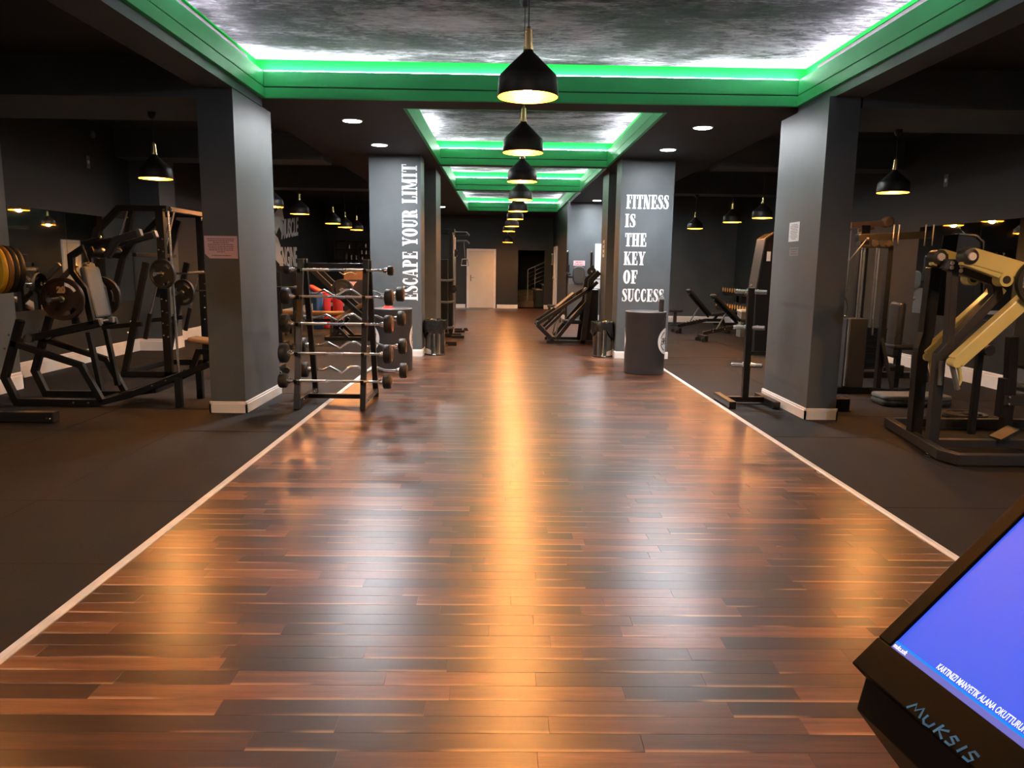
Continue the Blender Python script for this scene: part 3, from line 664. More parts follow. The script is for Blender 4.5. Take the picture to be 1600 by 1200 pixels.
# ------------------------------------------------------------------ doors
def door(n, o, ux, nrm, w_, h, parent_label=None):
    """frame, panelled leaf, handle, vent; o = lower left corner of the frame on the wall"""
    o = Vector(o); ux = Vector(ux); nrm = Vector(nrm)
    d = struct(bpy.data.objects.new('door_%d' % n, None)); COL.objects.link(d); d.location = o; WPOS[d.name] = o.copy()
    def bx(x0, x1, z0, z1, d0, d1, nm, mt, par, bev=0.0):
        return MB().box(o + ux * ((x0 + x1) / 2) + EZ * ((z0 + z1) / 2) + nrm * ((d0 + d1) / 2), (x1 - x0, d1 - d0, z1 - z0), ax=(ux, nrm, EZ)).build(nm, mt, par, bev)
    f = 0.085
    bx(0, f, 0, h, 0, 0.06, 'door_frame', M_WHITE, d, .004); bx(w_ - f, w_, 0, h, 0, 0.06, 'door_frame', M_WHITE, d, .004); bx(f, w_ - f, h - f, h, 0, 0.06, 'door_frame', M_WHITE, d, .004)
    lf = bx(f + .003, w_ - f - .003, 0.01, h - f - .003, 0, 0.022, 'door_leaf', M_DOOR, d, .003)
    iw = w_ - 2 * f
    for k in range(4):
        x0 = f + 0.10 + k * (iw - 0.2) / 4; bx(x0 + .008, x0 + (iw - 0.2) / 4 - .008, 0.32, h - f - 0.18, 0.022, 0.034, 'door_panel', M_DOOR, lf, .002)
    for k in range(3): bx(f + iw * .25, w_ - f - iw * .25, 0.14 + k * .035, 0.16 + k * .035, 0.022, 0.028, 'vent_slat', M_DOOR, lf)
    bx(f + .045, f + .075, 0.93, 1.15, 0.022, 0.030, 'handle_plate', M_STEELG, lf)
    MB().tube([o + ux * (f + .06) + EZ * 1.06 + nrm * .03, o + ux * (f + .06) + EZ * 1.06 + nrm * .07, o + ux * (f + .17) + EZ * 1.06 + nrm * .07], 0.009, 8).build('door_handle', M_STEELG, lf)
    return d
door(1, (-1.245, YB, 0), EX, -EY, 1.02, 2.05)
door(2, (1.76, 25.15, 0), -EY, -EX, 1.0, 2.12)
# dark door casing lines at the stair opening
# stairs and railing
def step(x0, x1, y0, y1, z): 
    o = MB().bb(x0, x1, y0, y1, z - 0.17 if z > .2 else 0, z).build('step', M_STAIR, st); MB().bb(x0 - .015, x1, y0 - .02, y1, z, z + .025).build('tread', M_DOOR if False else M_STAIR, o)
st = struct(bpy.data.objects.new('stairs', None)); COL.objects.link(st); st.location = (0.9, YB + 1, 0); WPOS[st.name] = Vector(st.location)
y0 = YB + 0.9
for k in range(3): step(0.56, 1.15, y0 + k * 0.28, y0 + (k + 1) * .28 + .02, 0.18 * (k + 1))
MB().bb(0.56, 1.17, y0 + .84, y0 + 2.0, 0, 0.60).build('landing', M_STAIR, st)
MB().bb(1.17, 1.45, y0 + 0.1, y0 + 2.0, 0, 0.62).bb(1.45, 1.75, y0 + 0.1, y0 + 2.0, 0, 0.80).bb(1.75, 2.05, y0 + .1, y0 + 2.0, 0, 0.98).bb(2.05, 2.35, y0 + .1, y0 + 2.0, 0, 1.16).build('stair_block', M_WALL, st)
m = MB()
for k in range(4): m.bb(1.15 + .28 * k + (.02 if k else 0), 1.47 + .30 * k, y0 + .07, y0 + 2.0, 0.62 + .18 * k, 0.645 + .18 * k)
m.build('tread_edge', M_DOOR, st)
yr = y0 + 0.05
t = thing('stair_railing', 'grey metal stair railing with sloping bars seen through the dark opening', 'railing', (0.9, yr, 0))
a = P(824, 471, yr); b = P(824, 421, yr); c = P(852, 409, yr); sl = (c.z - b.z) / (c.x - b.x)
xe = 1.75
MB().tube([(a.x, yr, 0.18), (a.x, yr, b.z - .02), (a.x + .03, yr, b.z + .01), (xe, yr, b.z + sl * (xe - a.x))], 0.022, 10).build('handrail', M_RAIL, t)
MB().cyl((1.19, yr, 0.2), (1.19, yr, b.z + sl * (1.19 - a.x)), 0.018, 10).build('post', M_RAIL, t)
for k in range(1, 5): MB().cyl((a.x, yr, b.z - .15 * k), (xe, yr, b.z - .15 * k + sl * (xe - a.x)), 0.011, 8).build('rail', M_RAIL, t)

# ------------------------------------------------------------------ mirrors
def mirror(name, label, x, nrm, ys_, z0, z1):
    t = thing(name, label, 'mirror', (x, ys_[0], z0))
    for y0_, y1_ in zip(ys_[:-1], ys_[1:]):
        cx = x + nrm * 0.004
        o = MB().bb(min(x + nrm * .003, x), max(x + nrm * .003, x), y0_ + .003, y1_ - .003, z0, z1).build('mirror_pane', M_MIRROR, t)
    return t
mirror('wall_mirror', 'wide wall mirror behind the squat machine and guided barbell rack', XL, 1, [8.75, 10.7, 12.55], 0.84, 2.15)
mirror('wall_mirror', 'wide wall mirror behind the yellow press machine', XR, -1, [8.65, 10.1, 11.6], 0.86, 2.16)
mirror('wall_mirror', 'wide wall mirror beside the check-in kiosk end of the right wall', XR, -1, [4.2, 5.75, 7.3], 0.86, 2.16)

# MUSCLE ENGINE emblem on the left wall, reading along +Y
t = thing('wall_emblem', 'white MUSCLE ENGINE wall lettering with a flexed-arm emblem on dark wall', 'lettering', (XL, 21.0, 1.4))
def pw(x, y): q = PX(x, y, XL); return (q.y, q.z)
o = Vector((XL, 0, 0))
def wshape(pts, nm='emblem_shape'): MB().prism([pw(*q) for q in pts], o, EY, EZ, 0.008).build(nm, M_LETTER, t)
a = pw(442, 363); b = pw(467, 343); hh = pw(441, 346)[1] - a[1]
text_mesh('MUSCLE', 0.72, 'word', M_LETTER, (XL + .001, 21.0, 2.14), EY + EZ * 0.10, EZ, t, .008, 0.018, 0.66, 0.25)
text_mesh('ENGINE', 0.78, 'word', M_LETTER, (XL + .001, 20.75, 1.36), EY + EZ * 0.02, EZ, t, .008, 0.018, 0.64, 0.05)
wshape([(428, 335), (434, 326), (439, 345), (445, 366), (441, 368), (436, 354), (431, 366), (428, 352)])
wshape([(429, 366), (434, 372), (438, 384), (438, 396), (444, 412), (436, 412), (429, 404), (427, 390)])
wshape([(431, 318), (438, 310), (441, 330), (444, 345), (439, 343), (435, 330)])
# ------------------------------------------------------------------ gym helpers
def ortho(d):
    d = Vector(d).normalized(); t = EZ if abs(d.z) < 0.9 else EX
    x = t.cross(d).normalized(); return x, d.cross(x).normalized(), d     # x right, y up, d towards the viewer
def ring_sector(m, c, ax, r0, r1, h0, h1, a0, a1):
    x, y, d = ax; pts = []
    for a in (a0, a1):
        for r in (r0, r1):
            for h in (h0, h1): pts.append(c + x * (r * math.cos(a)) + y * (r * math.sin(a)) + d * h)
    m.add(pts, [(0, 1, 3, 2), (4, 6, 7, 5), (0, 4, 5, 1), (2, 3, 7, 6), (0, 2, 6, 4), (1, 5, 7, 3)])
def weight_plate(label, c, axis, r=0.225, th=0.045, mt=None, number=None, group=None, hub=M_STEEL, slots=3, ncol=None, rot=0.0):
    """olympic plate with grip slots; c = centre of the inner face, axis points out of the front"""
    mt = mt or M_RUB; c = Vector(c); ax = ortho(axis); d = ax[2]; t = thing('weight_plate', label, 'weight plate', c, group)
    m = MB(); n = 48
    m.lathe(c, d, [(0, r * .80), (0, r * .985), (th * .12, r), (th * .88, r), (th, r * .985), (th, r * .86), (th * .8, r * .82), (th * .8, r * .78)], n, False)
    m.lathe(c, d, [(0, r * .80), (0, r * .78), (th * .2, r * .78), (th * .8, r * .78)], n, False)
    m.lathe(c, d, [(th * .2, 0.026), (th * .2, r * .6), (th * .8, r * .6), (th * .8, r * .26), (th, r * .24), (th, 0.026)], n, False)
    for k in range(n):
        a = 2 * PI * (k + .5) / n + rot
        if slots and ((a - PI / 2 + PI / slots) % (2 * PI / slots)) / (2 * PI / slots) < 0.42: continue
        ring_sector(m, c, ax, r * .595, r * .785, th * .2, th * .8, a - PI / n - 1e-3, a + PI / n + 1e-3)
    m.build('disc', mt, t)
    MB().lathe(c, d, [(-.001, 0.026), (-.001, 0.034), (th + .002, 0.034), (th + .002, 0.026), (-.001, 0.026)], 24, False).build('hub_ring', M_BOLT, t)
    if number:
        s = r * 0.38; o = c + d * (th * .8 + .0005)
        text_mesh(number, s, 'number', ncol or M_LETTER, o + ax[1] * (r * .30) - ax[0] * (s * .52), ax[0], ax[1], t, 0.002, 0.006)
    return t
def bolts(pts, axis, r=0.011, parent=None, mt=M_BOLT, h=0.010):
    for p in pts: MB().lathe(Vector(p), axis, [(0, r), (h * .6, r), (h, r * .6)], 10).build('bolt', mt, parent)
def steel(parent, name, pts, w_=0.06, h=0.06, mt=M_STEEL, bev=0.004, up=(0, 0, 1)): return MB().path(pts, w_, h, up).build(name, mt, parent, bev)
def rod(parent, name, pts, r=0.014, mt=M_CHROME, n=12): return MB().tube(pts, r, n).build(name, mt, parent)
def padp(parent, name, c, size, ux, uy, mt=M_LEATHER, rnd=0.3):
    ux = Vector(ux).normalized(); n = ux.cross(Vector(uy)).normalized(); uy = n.cross(ux); return MB().pad(c, size, (ux, uy, n), rnd).build(name, mt, parent)

# ------------------------------------------------------------------ barbell rack
t = thing('barbell_rack', 'black A-frame barbell rack standing on the edge of the wooden aisle', 'rack', (-1.78, 8.0, 0))
FL, FR, BLb, BRb = G(462, 638), G(566, 641), G(490, 613), G(586, 621)
fl0, fr0 = V(-2.105, 7.60, 0), V(-1.425, 7.60, 0); bl0, br0 = V(-2.105, 8.42, 0), V(-1.425, 8.42, 0)
ztop = P(468, 405, 7.95).z
for f0, b0, s in ((fl0, bl0, -1), (fr0, br0, 1)):
    x = f0.x
    steel(t, 'upright', [(x, f0.y, 0.0), (x, 7.93, ztop)], .058, .058); steel(t, 'upright', [(x, b0.y, 0.0), (x, 8.06, ztop)], .058, .058)
    steel(t, 'base_rail', [(x, f0.y + .02, .075), (x, b0.y - .02, .075)], .05, .05)
    MB().box((x, 7.93, ztop + .004), (.062, .07, .008)).build('end_cap', M_STEELG, t); MB().box((x, 8.06, ztop + .004), (.062, .07, .008)).build('end_cap', M_STEELG, t)
    bolts([(x + .03, 7.75, .08), (x + .03, 8.2, .08)], EX, parent=t)
steel(t, 'top_bar', [(-2.105, 7.995, ztop - .06), (-1.425, 7.995, ztop - .06)], .06, .05)
steel(t, 'bottom_bar', [(-2.105, 8.0, .075), (-1.425, 8.0, .075)], .05, .05)
front_bars, back_bars = [], []
for yl, yr_ in ((461, 466), (504, 508), (550, 555), (593, 598)):
    z = (P(470, yl, 7.7).z + P(560, yr_, 7.7).z) / 2; y = 7.60 + .33 * z / ztop - 0.075; z = (P(516, (yl + yr_) / 2, y)).z; front_bars.append((y, z))
for z in (1.17, 0.90, 0.585, 0.30):
    y = 8.42 - .36 * z / ztop + 0.075; back_bars.append((y, z))
for (y, z) in front_bars + back_bars:
    s = -1 if y < 8 else 1
    for x in (-2.105, -1.425):
        MB().path([(x, y - s * .06, z - .03), (x, y + s * .012, z - .026), (x, y + s * .03, z + .012)], .034, .008).build('hook', M_STEEL, t)
zt = P(530, 422, 7.86).z
for x in (-2.105, -1.425): MB().path([(x, 7.91, zt - .03), (x, 7.84, zt - .026), (x, 7.82, zt + .012)], .034, .008).build('hook', M_STEEL, t)
def barbell(label, x0, x1, y, z, r, wd=0.085, ez=False, gold=True):
    b = thing('barbell', label, 'barbell', ((x0 + x1) / 2, y, z), 'barbells on the A-frame rack')
    a0, a1 = x0 + wd, x1 - wd
    if not ez:
        L_ = a1 - a0; k = [a0, a0 + L_ * .13, a0 + L_ * .40, a0 + L_ * .58, a0 + L_ * .86, a1]
        for i in range(5): MB().cyl((k[i], y, z), (k[i + 1], y, z), (.013, .0135, .0125, .0135, .013)[i], 14).build('grip' if i in (1, 3) else 'bar', M_KNURL if i in (1, 3) else M_CHROME, b)
    else:
        L_ = a1 - a0; pts = [(0, 0), (.16, 0), (.24, .035), (.36, -.03), (.46, .04), (.54, .04), (.64, -.03), (.76, .035), (.84, 0), (1, 0)]
        MB().tube([(a0 + L_ * p, y, z + q) for p, q in pts], .0125, 12).build('bar', M_CHROME, b)
    for s, xo in ((-1, x0), (1, x1)):
        hd = MB().lathe((xo, y, z), (-s, 0, 0), [(0, r * .55), (0, r * .80), (.006, r * .93), (.016, r), (wd - .016, r), (wd - .006, r * .93), (wd, r * .8), (wd, .02)], 32, True).build('weight_head', M_RUB, b)
        MB().lathe((xo, y, z), (s, 0, 0), [(-.001, r * .48), (.0015, r * .72), (.0015, r * .55)], 28, False).build('end_ring', M_ORANGE, hd)
        MB().lathe((xo - s * wd, y, z), (-s, 0, 0), [(0, .030), (.03, .027), (.05, .018)], 18).build('collar', M_CHROME, b)
fl_ = ['top', 'second', 'third', 'lowest']
for k, ((y, z), r) in enumerate(zip(front_bars, (.086, .096, .100, .073))):
    barbell('straight black-headed barbell on the %s aisle-side row of the barbell rack' % fl_[k], -2.275, -1.125, y, z, r)
for k, ((y, z), r) in enumerate(zip(back_bars, (.080, .085, .088, .088))):
    barbell('zigzag curl barbell on the %s rear row of the barbell rack' % fl_[k], -2.275, -1.07, y, z, r, ez=True)
barbell('straight barbell with the smallest heads resting on top of the barbell rack', -2.26, -1.13, 7.85, zt, .05, .06)

# ------------------------------------------------------------------ two painted drums and two steel bins
def drum(x, y, label, what):
    t = thing('painted_drum', label, 'drum', (x, y, 0), 'dark drums beside the pillars'); r = .285; h = .875
    MB().lathe((x, y, 0), EZ, [(0, r * .97), (.008, r), (.03, r), (h - .03, r), (h - .012, r + .006), (h, r + .004)], 64, False).build('shell', M_DRUM, t)
    MB().lathe((x, y, h), EZ, [(0, r + .004), (.006, r), (.006, r - .012), (-.02, r - .02), (-.02, 0)], 64, False).build('lid', M_STEELG, t)
    for ang in what:                                   # round white emblem wrapped on the shell
        m = MB(); m2 = MB()
        R = .185; rr = r + .002; zc = .47
        def wrap(u, v, k=0.0): a = ang + u / rr; return Vector((x + (rr + k) * math.cos(a), y + (rr + k) * math.sin(a), zc + v))
        N = 36; cs = [0, .5, .8, 1.0]
        for i in range(N):
            a0, a1 = 2 * PI * i / N, 2 * PI * (i + 1) / N
            for q0, q1 in zip(cs[:-1], cs[1:]):
                m.add([wrap(R * q0 * math.cos(a0), R * q0 * math.sin(a0)), wrap(R * q1 * math.cos(a0), R * q1 * math.sin(a0)), wrap(R * q1 * math.cos(a1), R * q1 * math.sin(a1)), wrap(R * q0 * math.cos(a1), R * q0 * math.sin(a1))], [(0, 1, 2, 3)])
        m.build('round_emblem', M_LETTER, t)
        def arc(r0, r1, b0, b1, n=8):
            for i in range(n):
                a0 = math.radians(b0 + (b1 - b0) * i / n); a1 = math.radians(b0 + (b1 - b0) * (i + 1) / n)
                m2.add([wrap(q * math.cos(g), q * math.sin(g), .0015) for q, g in ((r0, a0), (r1, a0), (r1, a1), (r0, a1))], [(0, 1, 2, 3)])
        arc(.125, .14, 105, 160); arc(.125, .14, 20, 75); arc(.125, .14, 200, 255); arc(.125, .14, 285, 340)
        def seg(u0, v0, u1, v1, wd=.016):
            l = math.hypot(u1 - u0, v1 - v0); nx, ny = -(v1 - v0) / l * wd / 2, (u1 - u0) / l * wd / 2
            m2.add([wrap(u0 + nx, v0 + ny, .0015), wrap(u1 + nx, v1 + ny, .0015), wrap(u1 - nx, v1 - ny, .0015), wrap(u0 - nx, v0 - ny, .0015)], [(0, 1, 2, 3)])
        for dx, sg in ((-.12, ((0, -.04, .02, .04), (.02, .04, .07, .04), (.07, .04, .05, 0), (.01, 0, .06, 0), (.06, 0, .055, -.04), (0, -.04, .055, -.04))),
                       (-.035, ((0, -.04, .055, -.04), (.055, -.04, .06, 0), (.06, 0, .015, .005), (.015, .005, .02, .04), (.02, .04, .075, .04))),
                       (.05, ((0, -.04, .02, .04), (.02, .04, .05, -.04), (.05, -.04, .07, .04)))):
            for s in sg: seg(dx + s[0], s[1], dx + s[2], s[3], .013)
        m2.build('emblem_print', M_INK, t)
    return t
RD = (2.05, 10.62); LD = (-1.555, 10.60)
drum(*RD, 'dark grey drum with round white emblem in front of the FITNESS pillar', (math.radians(-25), math.radians(154)))
drum(*LD, 'dark grey drum with round white emblem behind the barbell rack', (math.radians(-156), math.radians(12)))
bx, by = P(1033, 487, 10.5).x, 10.5
t = thing('shaker_bottle', 'black bottle with clear top standing on the drum by the FITNESS pillar', 'bottle', (bx, by, .881))
MB().lathe((bx, by, .881), EZ, [(0, .030), (.004, .034), (.165, .034), (.17, .030)], 24).build('body', M_RUB, t); MB().lathe((bx, by, 1.051), EZ, [(0, .038), (.02, .036), (.05, .018), (.065, .012), (.075, .004)], 24).build('cap', M_CLEAR, t)
bx, by = P(606, 484, 10.45).x, 10.45
t = thing('red_cloth', 'small crumpled red cloth on the drum behind the barbell rack', 'cloth', (bx, by, .881)); m = MB()
N = 14; prof = []
for i in range(N):
    for j in range(6):
        a = 2 * PI * i / N; q = j / 5; rr = .085 * q * (1 + .25 * math.sin(3 * a + 1)); prof.append(V(bx + rr * math.cos(a), by + rr * .7 * math.sin(a), .883 + .04 * (1 - q * q) * (1 + .4 * math.sin(4 * a + 5 * q))))
m.add(prof, [(i * 6 + j, ((i + 1) % N) * 6 + j, ((i + 1) % N) * 6 + j + 1, i * 6 + j + 1) for i in range(N) for j in range(5)], True); m.build('cloth', M_RED, t)
def steel_bin(x, y, label, side):
    t = thing('pedal_bin', label, 'bin', (x, y, 0), 'steel bins beside the pillars'); r = .165; h = .56
    MB().lathe((x, y, 0), EZ, [(0, r), (.012, r + .004), (.024, r), (h, r), (h, r - .006), (.03, r - .006), (.03, 0)], 48, False).build('shell', M_BIN, t)
    MB().lathe((x, y, .0), EZ, [(0, r + .006), (.02, r + .008), (.026, r)], 40).build('base_ring', M_RUB, t)
    m = MB(); N = 40; rings = []                       # black liner folded over the rim
    rng = random.Random(3 + int(x * 10))
    prof = [(-.30, r - .02), (.0, r - .015), (.03, r + .004), (.02, r + .022), (-.04, r + .03), (-.10, r + .035), (-.15, r + .02)]
    ph = [rng.uniform(0, 6) for _ in range(6)]
    for (dz, rr) in prof:
        rg = []
        for i in range(N):
            a = 2 * PI * i / N; wv = .010 * math.sin(5 * a + ph[0]) + .008 * math.sin(9 * a + ph[1] + dz * 30); k = 1 if rr > r else .3
            low = (.05 * math.sin(2 * a + ph[2]) + .02 * math.sin(7 * a + ph[3])) * (1 if dz < -.03 and rr > r else 0)
            sd = .12 * max(0, math.cos(a - side)) * (1 if dz < -.03 and rr > r else 0)
            rg.append(V(x + (rr + wv * k) * math.cos(a), y + (rr + wv * k) * math.sin(a), h + dz + low - sd + .008 * math.sin(6 * a + ph[4])))
        rings.append(rg)
    m.add([q for g in rings for q in g], [(j * N + i, j * N + (i + 1) % N, j * N + N + (i + 1) % N, j * N + N + i) for j in range(len(prof) - 1) for i in range(N)], True)
    m.build('bin_liner', M_BAG, t)
    MB().box((x, y - r - .02, .02), (.06, .05, .012)).build('pedal', M_CHROME, t, .003)
    return t
q = G(679, 553); steel_bin(-1.115, 12.50, 'polished steel pedal bin with black liner by the ESCAPE pillar', PI)
q = G(941, 556); steel_bin(1.70, 12.52, 'polished steel pedal bin with black liner by the FITNESS pillar', 0.0)

# ------------------------------------------------------------------ weight tree
t = thing('weight_tree', 'empty black weight tree with chrome pegs beside the scuffed pillar', 'weight rack', (2.78, 8.05, 0))
yb = 8.22
pb = G(1172, 622); x0 = pb.x
steel(t, 'post', [(2.735, yb, .05), (2.735, yb, P(1177, 450, yb).z)], .07, .07)
steel(t, 'cross_bar', [(2.50, yb, .05), (2.98, yb, .05)], .06, .06)
for x, dx in ((2.50, -.0), (2.98, .0)):
    f = steel(t, 'foot', [(x, yb + .28, .045), (x + dx, yb - .34, .045)], .075, .07)
    for yy in (yb + .24, yb - .30): MB().box((x, yy, .006), (.08, .05, .012)).build('foot_pad', M_RUB, f)
for yp in (456, 512, 571):
    z = P(1177, yp, yb).z
    for s in (-1, 1):
        d = V(1, -.28, 0).normalized() * s; c = V(2.735, yb, z) + d * .035
        MB().lathe(c, d, [(0, .035), (.012, .035), (.012, .025), (.125, .025), (.13, .021)], 20).build('peg', M_CHROME, t)
        MB().lathe(c + d * .13, d, [(0, .020), (.006, .016)], 16).build('peg_cap', M_RUB, t)
MB().sphere((2.735, yb, P(1177, 449, yb).z + .02), .02, 8).build('top_knob', M_CHROME, t)
q = G(1168, 560)
t = thing('water_bottle', 'clear plastic water bottle standing on the rubber floor behind the weight tree', 'bottle', q)
MB().lathe(q, EZ, [(0, .035), (.006, .043), (.07, .044), (.09, .039), (.12, .044), (.20, .043), (.245, .022), (.27, .014), (.30, .014)], 24).build('body', M_CLEAR, t); MB().lathe(q + EZ * .30, EZ, [(0, .016), (.02, .016)], 16).build('cap', M_WHITE, t); MB().lathe(q + EZ * .09, EZ, [(0, .0445), (.06, .0445)], 24, False).build('wrapper', M_PAPER, t)

# ------------------------------------------------------------------ check-in kiosk in the foreground
zc = 0.98
C = G(1330, 1035, zc); e1 = (G(1520, 1200, zc) - C).normalized()
nr = ray(1330, 1035).cross(ray(1600, 770)); e2 = e1.cross(nr).normalized()
if e2.z < 0: e2 = -e2
KN = e1.cross(e2)
if KN.z < 0: KN = -KN
def onk(x, y, lift=0.0):
    d = ray(x, y); return O + d * ((C + KN * lift - O).dot(KN) / d.dot(KN))
KW, KH = 0.52, 0.40
t = thing('checkin_kiosk', 'black tilted check-in kiosk with a glowing blue screen', 'kiosk', (C.x + .35, C.y - .1, 0))
def kbox(u0, u1, v0, v1, w0, w1, nm, mt, par, bev=0.0):
    return MB().box(C + e1 * ((u0 + u1) / 2) + e2 * ((v0 + v1) / 2) + KN * ((w0 + w1) / 2), (u1 - u0, v1 - v0, w1 - w0), ax=(e1, e2, KN)).build(nm, mt, par, bev)
sc = onk(1393, 1000); su, sv = (sc - C).dot(e1), (sc - C).dot(e2); sv2 = 0.30
su = 0.024; sv = 0.050; SU1 = KW - su
hs = kbox(0, KW, 0, sv, -.03, 0, 'bezel', M_KIOSK, t, .002); kbox(0, su, sv, KH, -.03, 0, 'bezel', M_KIOSK, t, .002); kbox(SU1, KW, sv, KH, -.03, 0, 'bezel', M_KIOSK, t, .002); kbox(su, SU1, KH - .03, KH, -.03, 0, 'bezel', M_KIOSK, t, .002)
s_ = kbox(su, SU1, sv, KH - .03, -.02, -.004, 'screen', M_SCREEN, t)
kbox(su, SU1, sv, sv + .0085, -.0038, -.0034, 'task_bar', M_SCRDARK, s_); kbox(su, SU1, sv + .0085, sv + .0115, -.0038, -.0033, 'task_line', M_SCRBAR, s_)
nn = KN
if e1.cross(e2).dot(KN) > 0: tx = e1
else: tx = e1
text_mesh('muks.soft', .0092, 'screen_text', M_SCRTXT, C + e1 * (su + .002) + e2 * (sv + .0022) + KN * -.0030, e1, e2, s_, .0002, .0001, 0.66)
text_mesh('KARTINIZI MANYETIK ALANA OKUTTURUN VE SINYAL SESINI BEKLEYIN', .0118, 'screen_text', M_SCRTXT, C + e1 * .094 + e2 * .0630 + KN * -.0030, e1, e2, s_, .0002, .0001, 0.56)
# handwritten marker letters on the lower bezel
pen = MB()
def pstroke(pts, wd=.0042):
    for q in _stroke(pts, [wd] * len(pts)): pen.prism(q, C + KN * .0003, e1, e2, .0003)
hw = [[(.075, .012), (.083, .030), (.088, .018), (.096, .032), (.101, .012)], [(.108, .028), (.107, .016), (.112, .010), (.121, .012), (.124, .024)],
      [(.131, .010), (.135, .032)], [(.147, .030), (.134, .020), (.147, .010)], [(.166, .027), (.158, .030), (.154, .024), (.164, .018), (.161, .011), (.152, .011)],
      [(.174, .011), (.179, .030)], [(.200, .029), (.191, .031), (.187, .024), (.197, .018), (.194, .011), (.184, .011)]]
for s in hw: pstroke([(.108 + (u - .075) * .83, .0015 + (v - .010) * .62) for u, v in s], .0030)
pen.build('marker_writing', M_MARKER, t)
# housing below the tilted face: a lip, then a body that narrows to the column
P0 = [C, C + e1 * KW, C + e1 * KW + e2 * KH, C + e2 * KH]
hdir = V(-KN.x, -KN.y, 0).normalized()
# (lip sits just under the bezels)
m = MB()
lip = [C + e1 * .004, C + e1 * (KW - .004)]
f0 = [p - KN * .028 for p in lip]; f1 = [p - EZ * .065 + hdir * .010 for p in lip]; f2 = [p - EZ * .22 + hdir * .13 for p in lip]
bt = [p + hdir * .275 - EZ * .24 for p in lip]; bu = [p + e2 * (KH - .004) - KN * .030 for p in lip]
sec = [f0[0], f1[0], f2[0], bt[0], bu[0]]; sec2 = [f0[1], f1[1], f2[1], bt[1], bu[1]]
m.add(sec + sec2, [(4, 3, 2, 1, 0), (5, 6, 7, 8, 9)] + [(i, (i + 1) % 5, 5 + (i + 1) % 5, 5 + i) for i in range(5)])
m.build('housing', M_KIOSKB, t, .003)
cc = (bt[0] + bt[1] + f2[0] + f2[1]) / 4
MB().bb(cc.x - .07, cc.x + .07, cc.y - .14, cc.y + .14, .03, cc.z + .03).build('column', M_KIOSKB, t, .004); MB().bb(cc.x - .22, cc.x + .22, cc.y - .24, cc.y + .24, 0, .03).build('base', M_KIOSK, t, .004)
# ------------------------------------------------------------------ squat sled machine on the left (long axis across the hall)
t = thing('squat_machine', 'black plate-loaded squat machine with grey back pad and two loaded horns', 'gym machine', (-4.2, 7.9, 0))
YN, YFa = 7.68, 8.18
for k, Y in enumerate((YN, YFa)):
    def q(x, y): w_ = P(x, y, YN); return V(w_.x, Y, max(w_.z, 0.035))
    steel(t, 'side_frame', [q(32, 500), q(8, 590), q(27, 629), q(157, 630)], .06, .07)
    steel(t, 'incline_rail', [q(19, 536), q(127, 571), q(160, 628)], .06, .06)
    if k == 0:
        steel(t, 'base_rail', [q(157, 630), q(205, 617), q(278, 588), q(327, 569)], .06, .06)
        steel(t, 'leg', [V(q(281, 636).x, Y, 0), V(q(281, 636).x, Y, q(281, 590).z)], .065, .065)
    else:
        steel(t, 'base_rail', [q(157, 630), q(205, 622), q(278, 588), q(306, 576)], .06, .06)
        steel(t, 'leg', [V(q(281, 636).x + .02, Y, 0), V(q(281, 636).x + .02, Y, q(281, 590).z)], .065, .065)
    bolts([V(q(118, 630).x, Y - .032, .037), V(q(141, 630).x, Y - .032, .037), V(q(240, 602).x, Y - .032, q(240, 602).z), V(q(261, 594).x, Y - .032, q(261, 594).z), V(q(17, 523).x, Y - .032, q(17, 523).z), V(q(10, 544).x, Y - .032, q(10, 544).z)], -EY, parent=t)
def qn(x, y, Y): w_ = P(x, y, Y); return V(w_.x, Y, w_.z)
steel(t, 'cross_tube', [qn(20, 534, YN) + V(0, .03, 0), V(qn(20, 534, YN).x, YFa - .03, qn(20, 534, YN).z)], .05, .05)
steel(t, 'cross_tube', [V(-4.2, YN + .03, .037), V(-4.2, YFa - .03, .037)], .05, .05); steel(t, 'cross_tube', [V(-3.62, YN + .03, .16), V(-3.62, YFa - .03, .16)], .05, .05)
# foot plate between the rising rails
a = V(qn(187, 615, YN).x, 0, .115); b = V(qn(250, 600, YN).x, 0, .285)
MB().beam((a.x, 7.93, .135), (b.x + .05, 7.93, .30), .44, .012).build('foot_plate', mat('foot_plate_brown', (0.10, 0.062, 0.035), 0.5, noise=(20, .3)), t)
# swinging carriage
pv = qn(39, 531, YN)
for Y in (YN + .08, YFa - .08):
    steel(t, 'lever_arm', [V(pv.x, Y, pv.z + .01), V(qn(150, 505, YN).x, Y, qn(150, 505, YN).z)], .05, .07)
    MB().cyl((pv.x, Y - .04, pv.z + .01), (pv.x, Y + .04, pv.z + .01), .045, 20).build('pivot', M_BOLT, t)
    up0 = qn(138, 508, YN); up1 = qn(104, 400, YN)
    steel(t, 'carriage_upright', [V(up0.x, Y, up0.z), V(qn(126, 452, YN).x, Y, qn(126, 452, YN).z), V(qn(106, 424, YN).x, Y, qn(106, 424, YN).z), V(up1.x, Y, up1.z), V(qn(128, 384, YN).x, Y, qn(128, 384, YN).z), V(qn(172, 375, YN).x, Y, qn(172, 375, YN).z)], .05, .06)
    steel(t, 'strut', [V(qn(132, 520, YN).x, Y, qn(132, 520, YN).z), V(qn(152, 612, YN).x, Y, qn(152, 612, YN).z)], .045, .06)
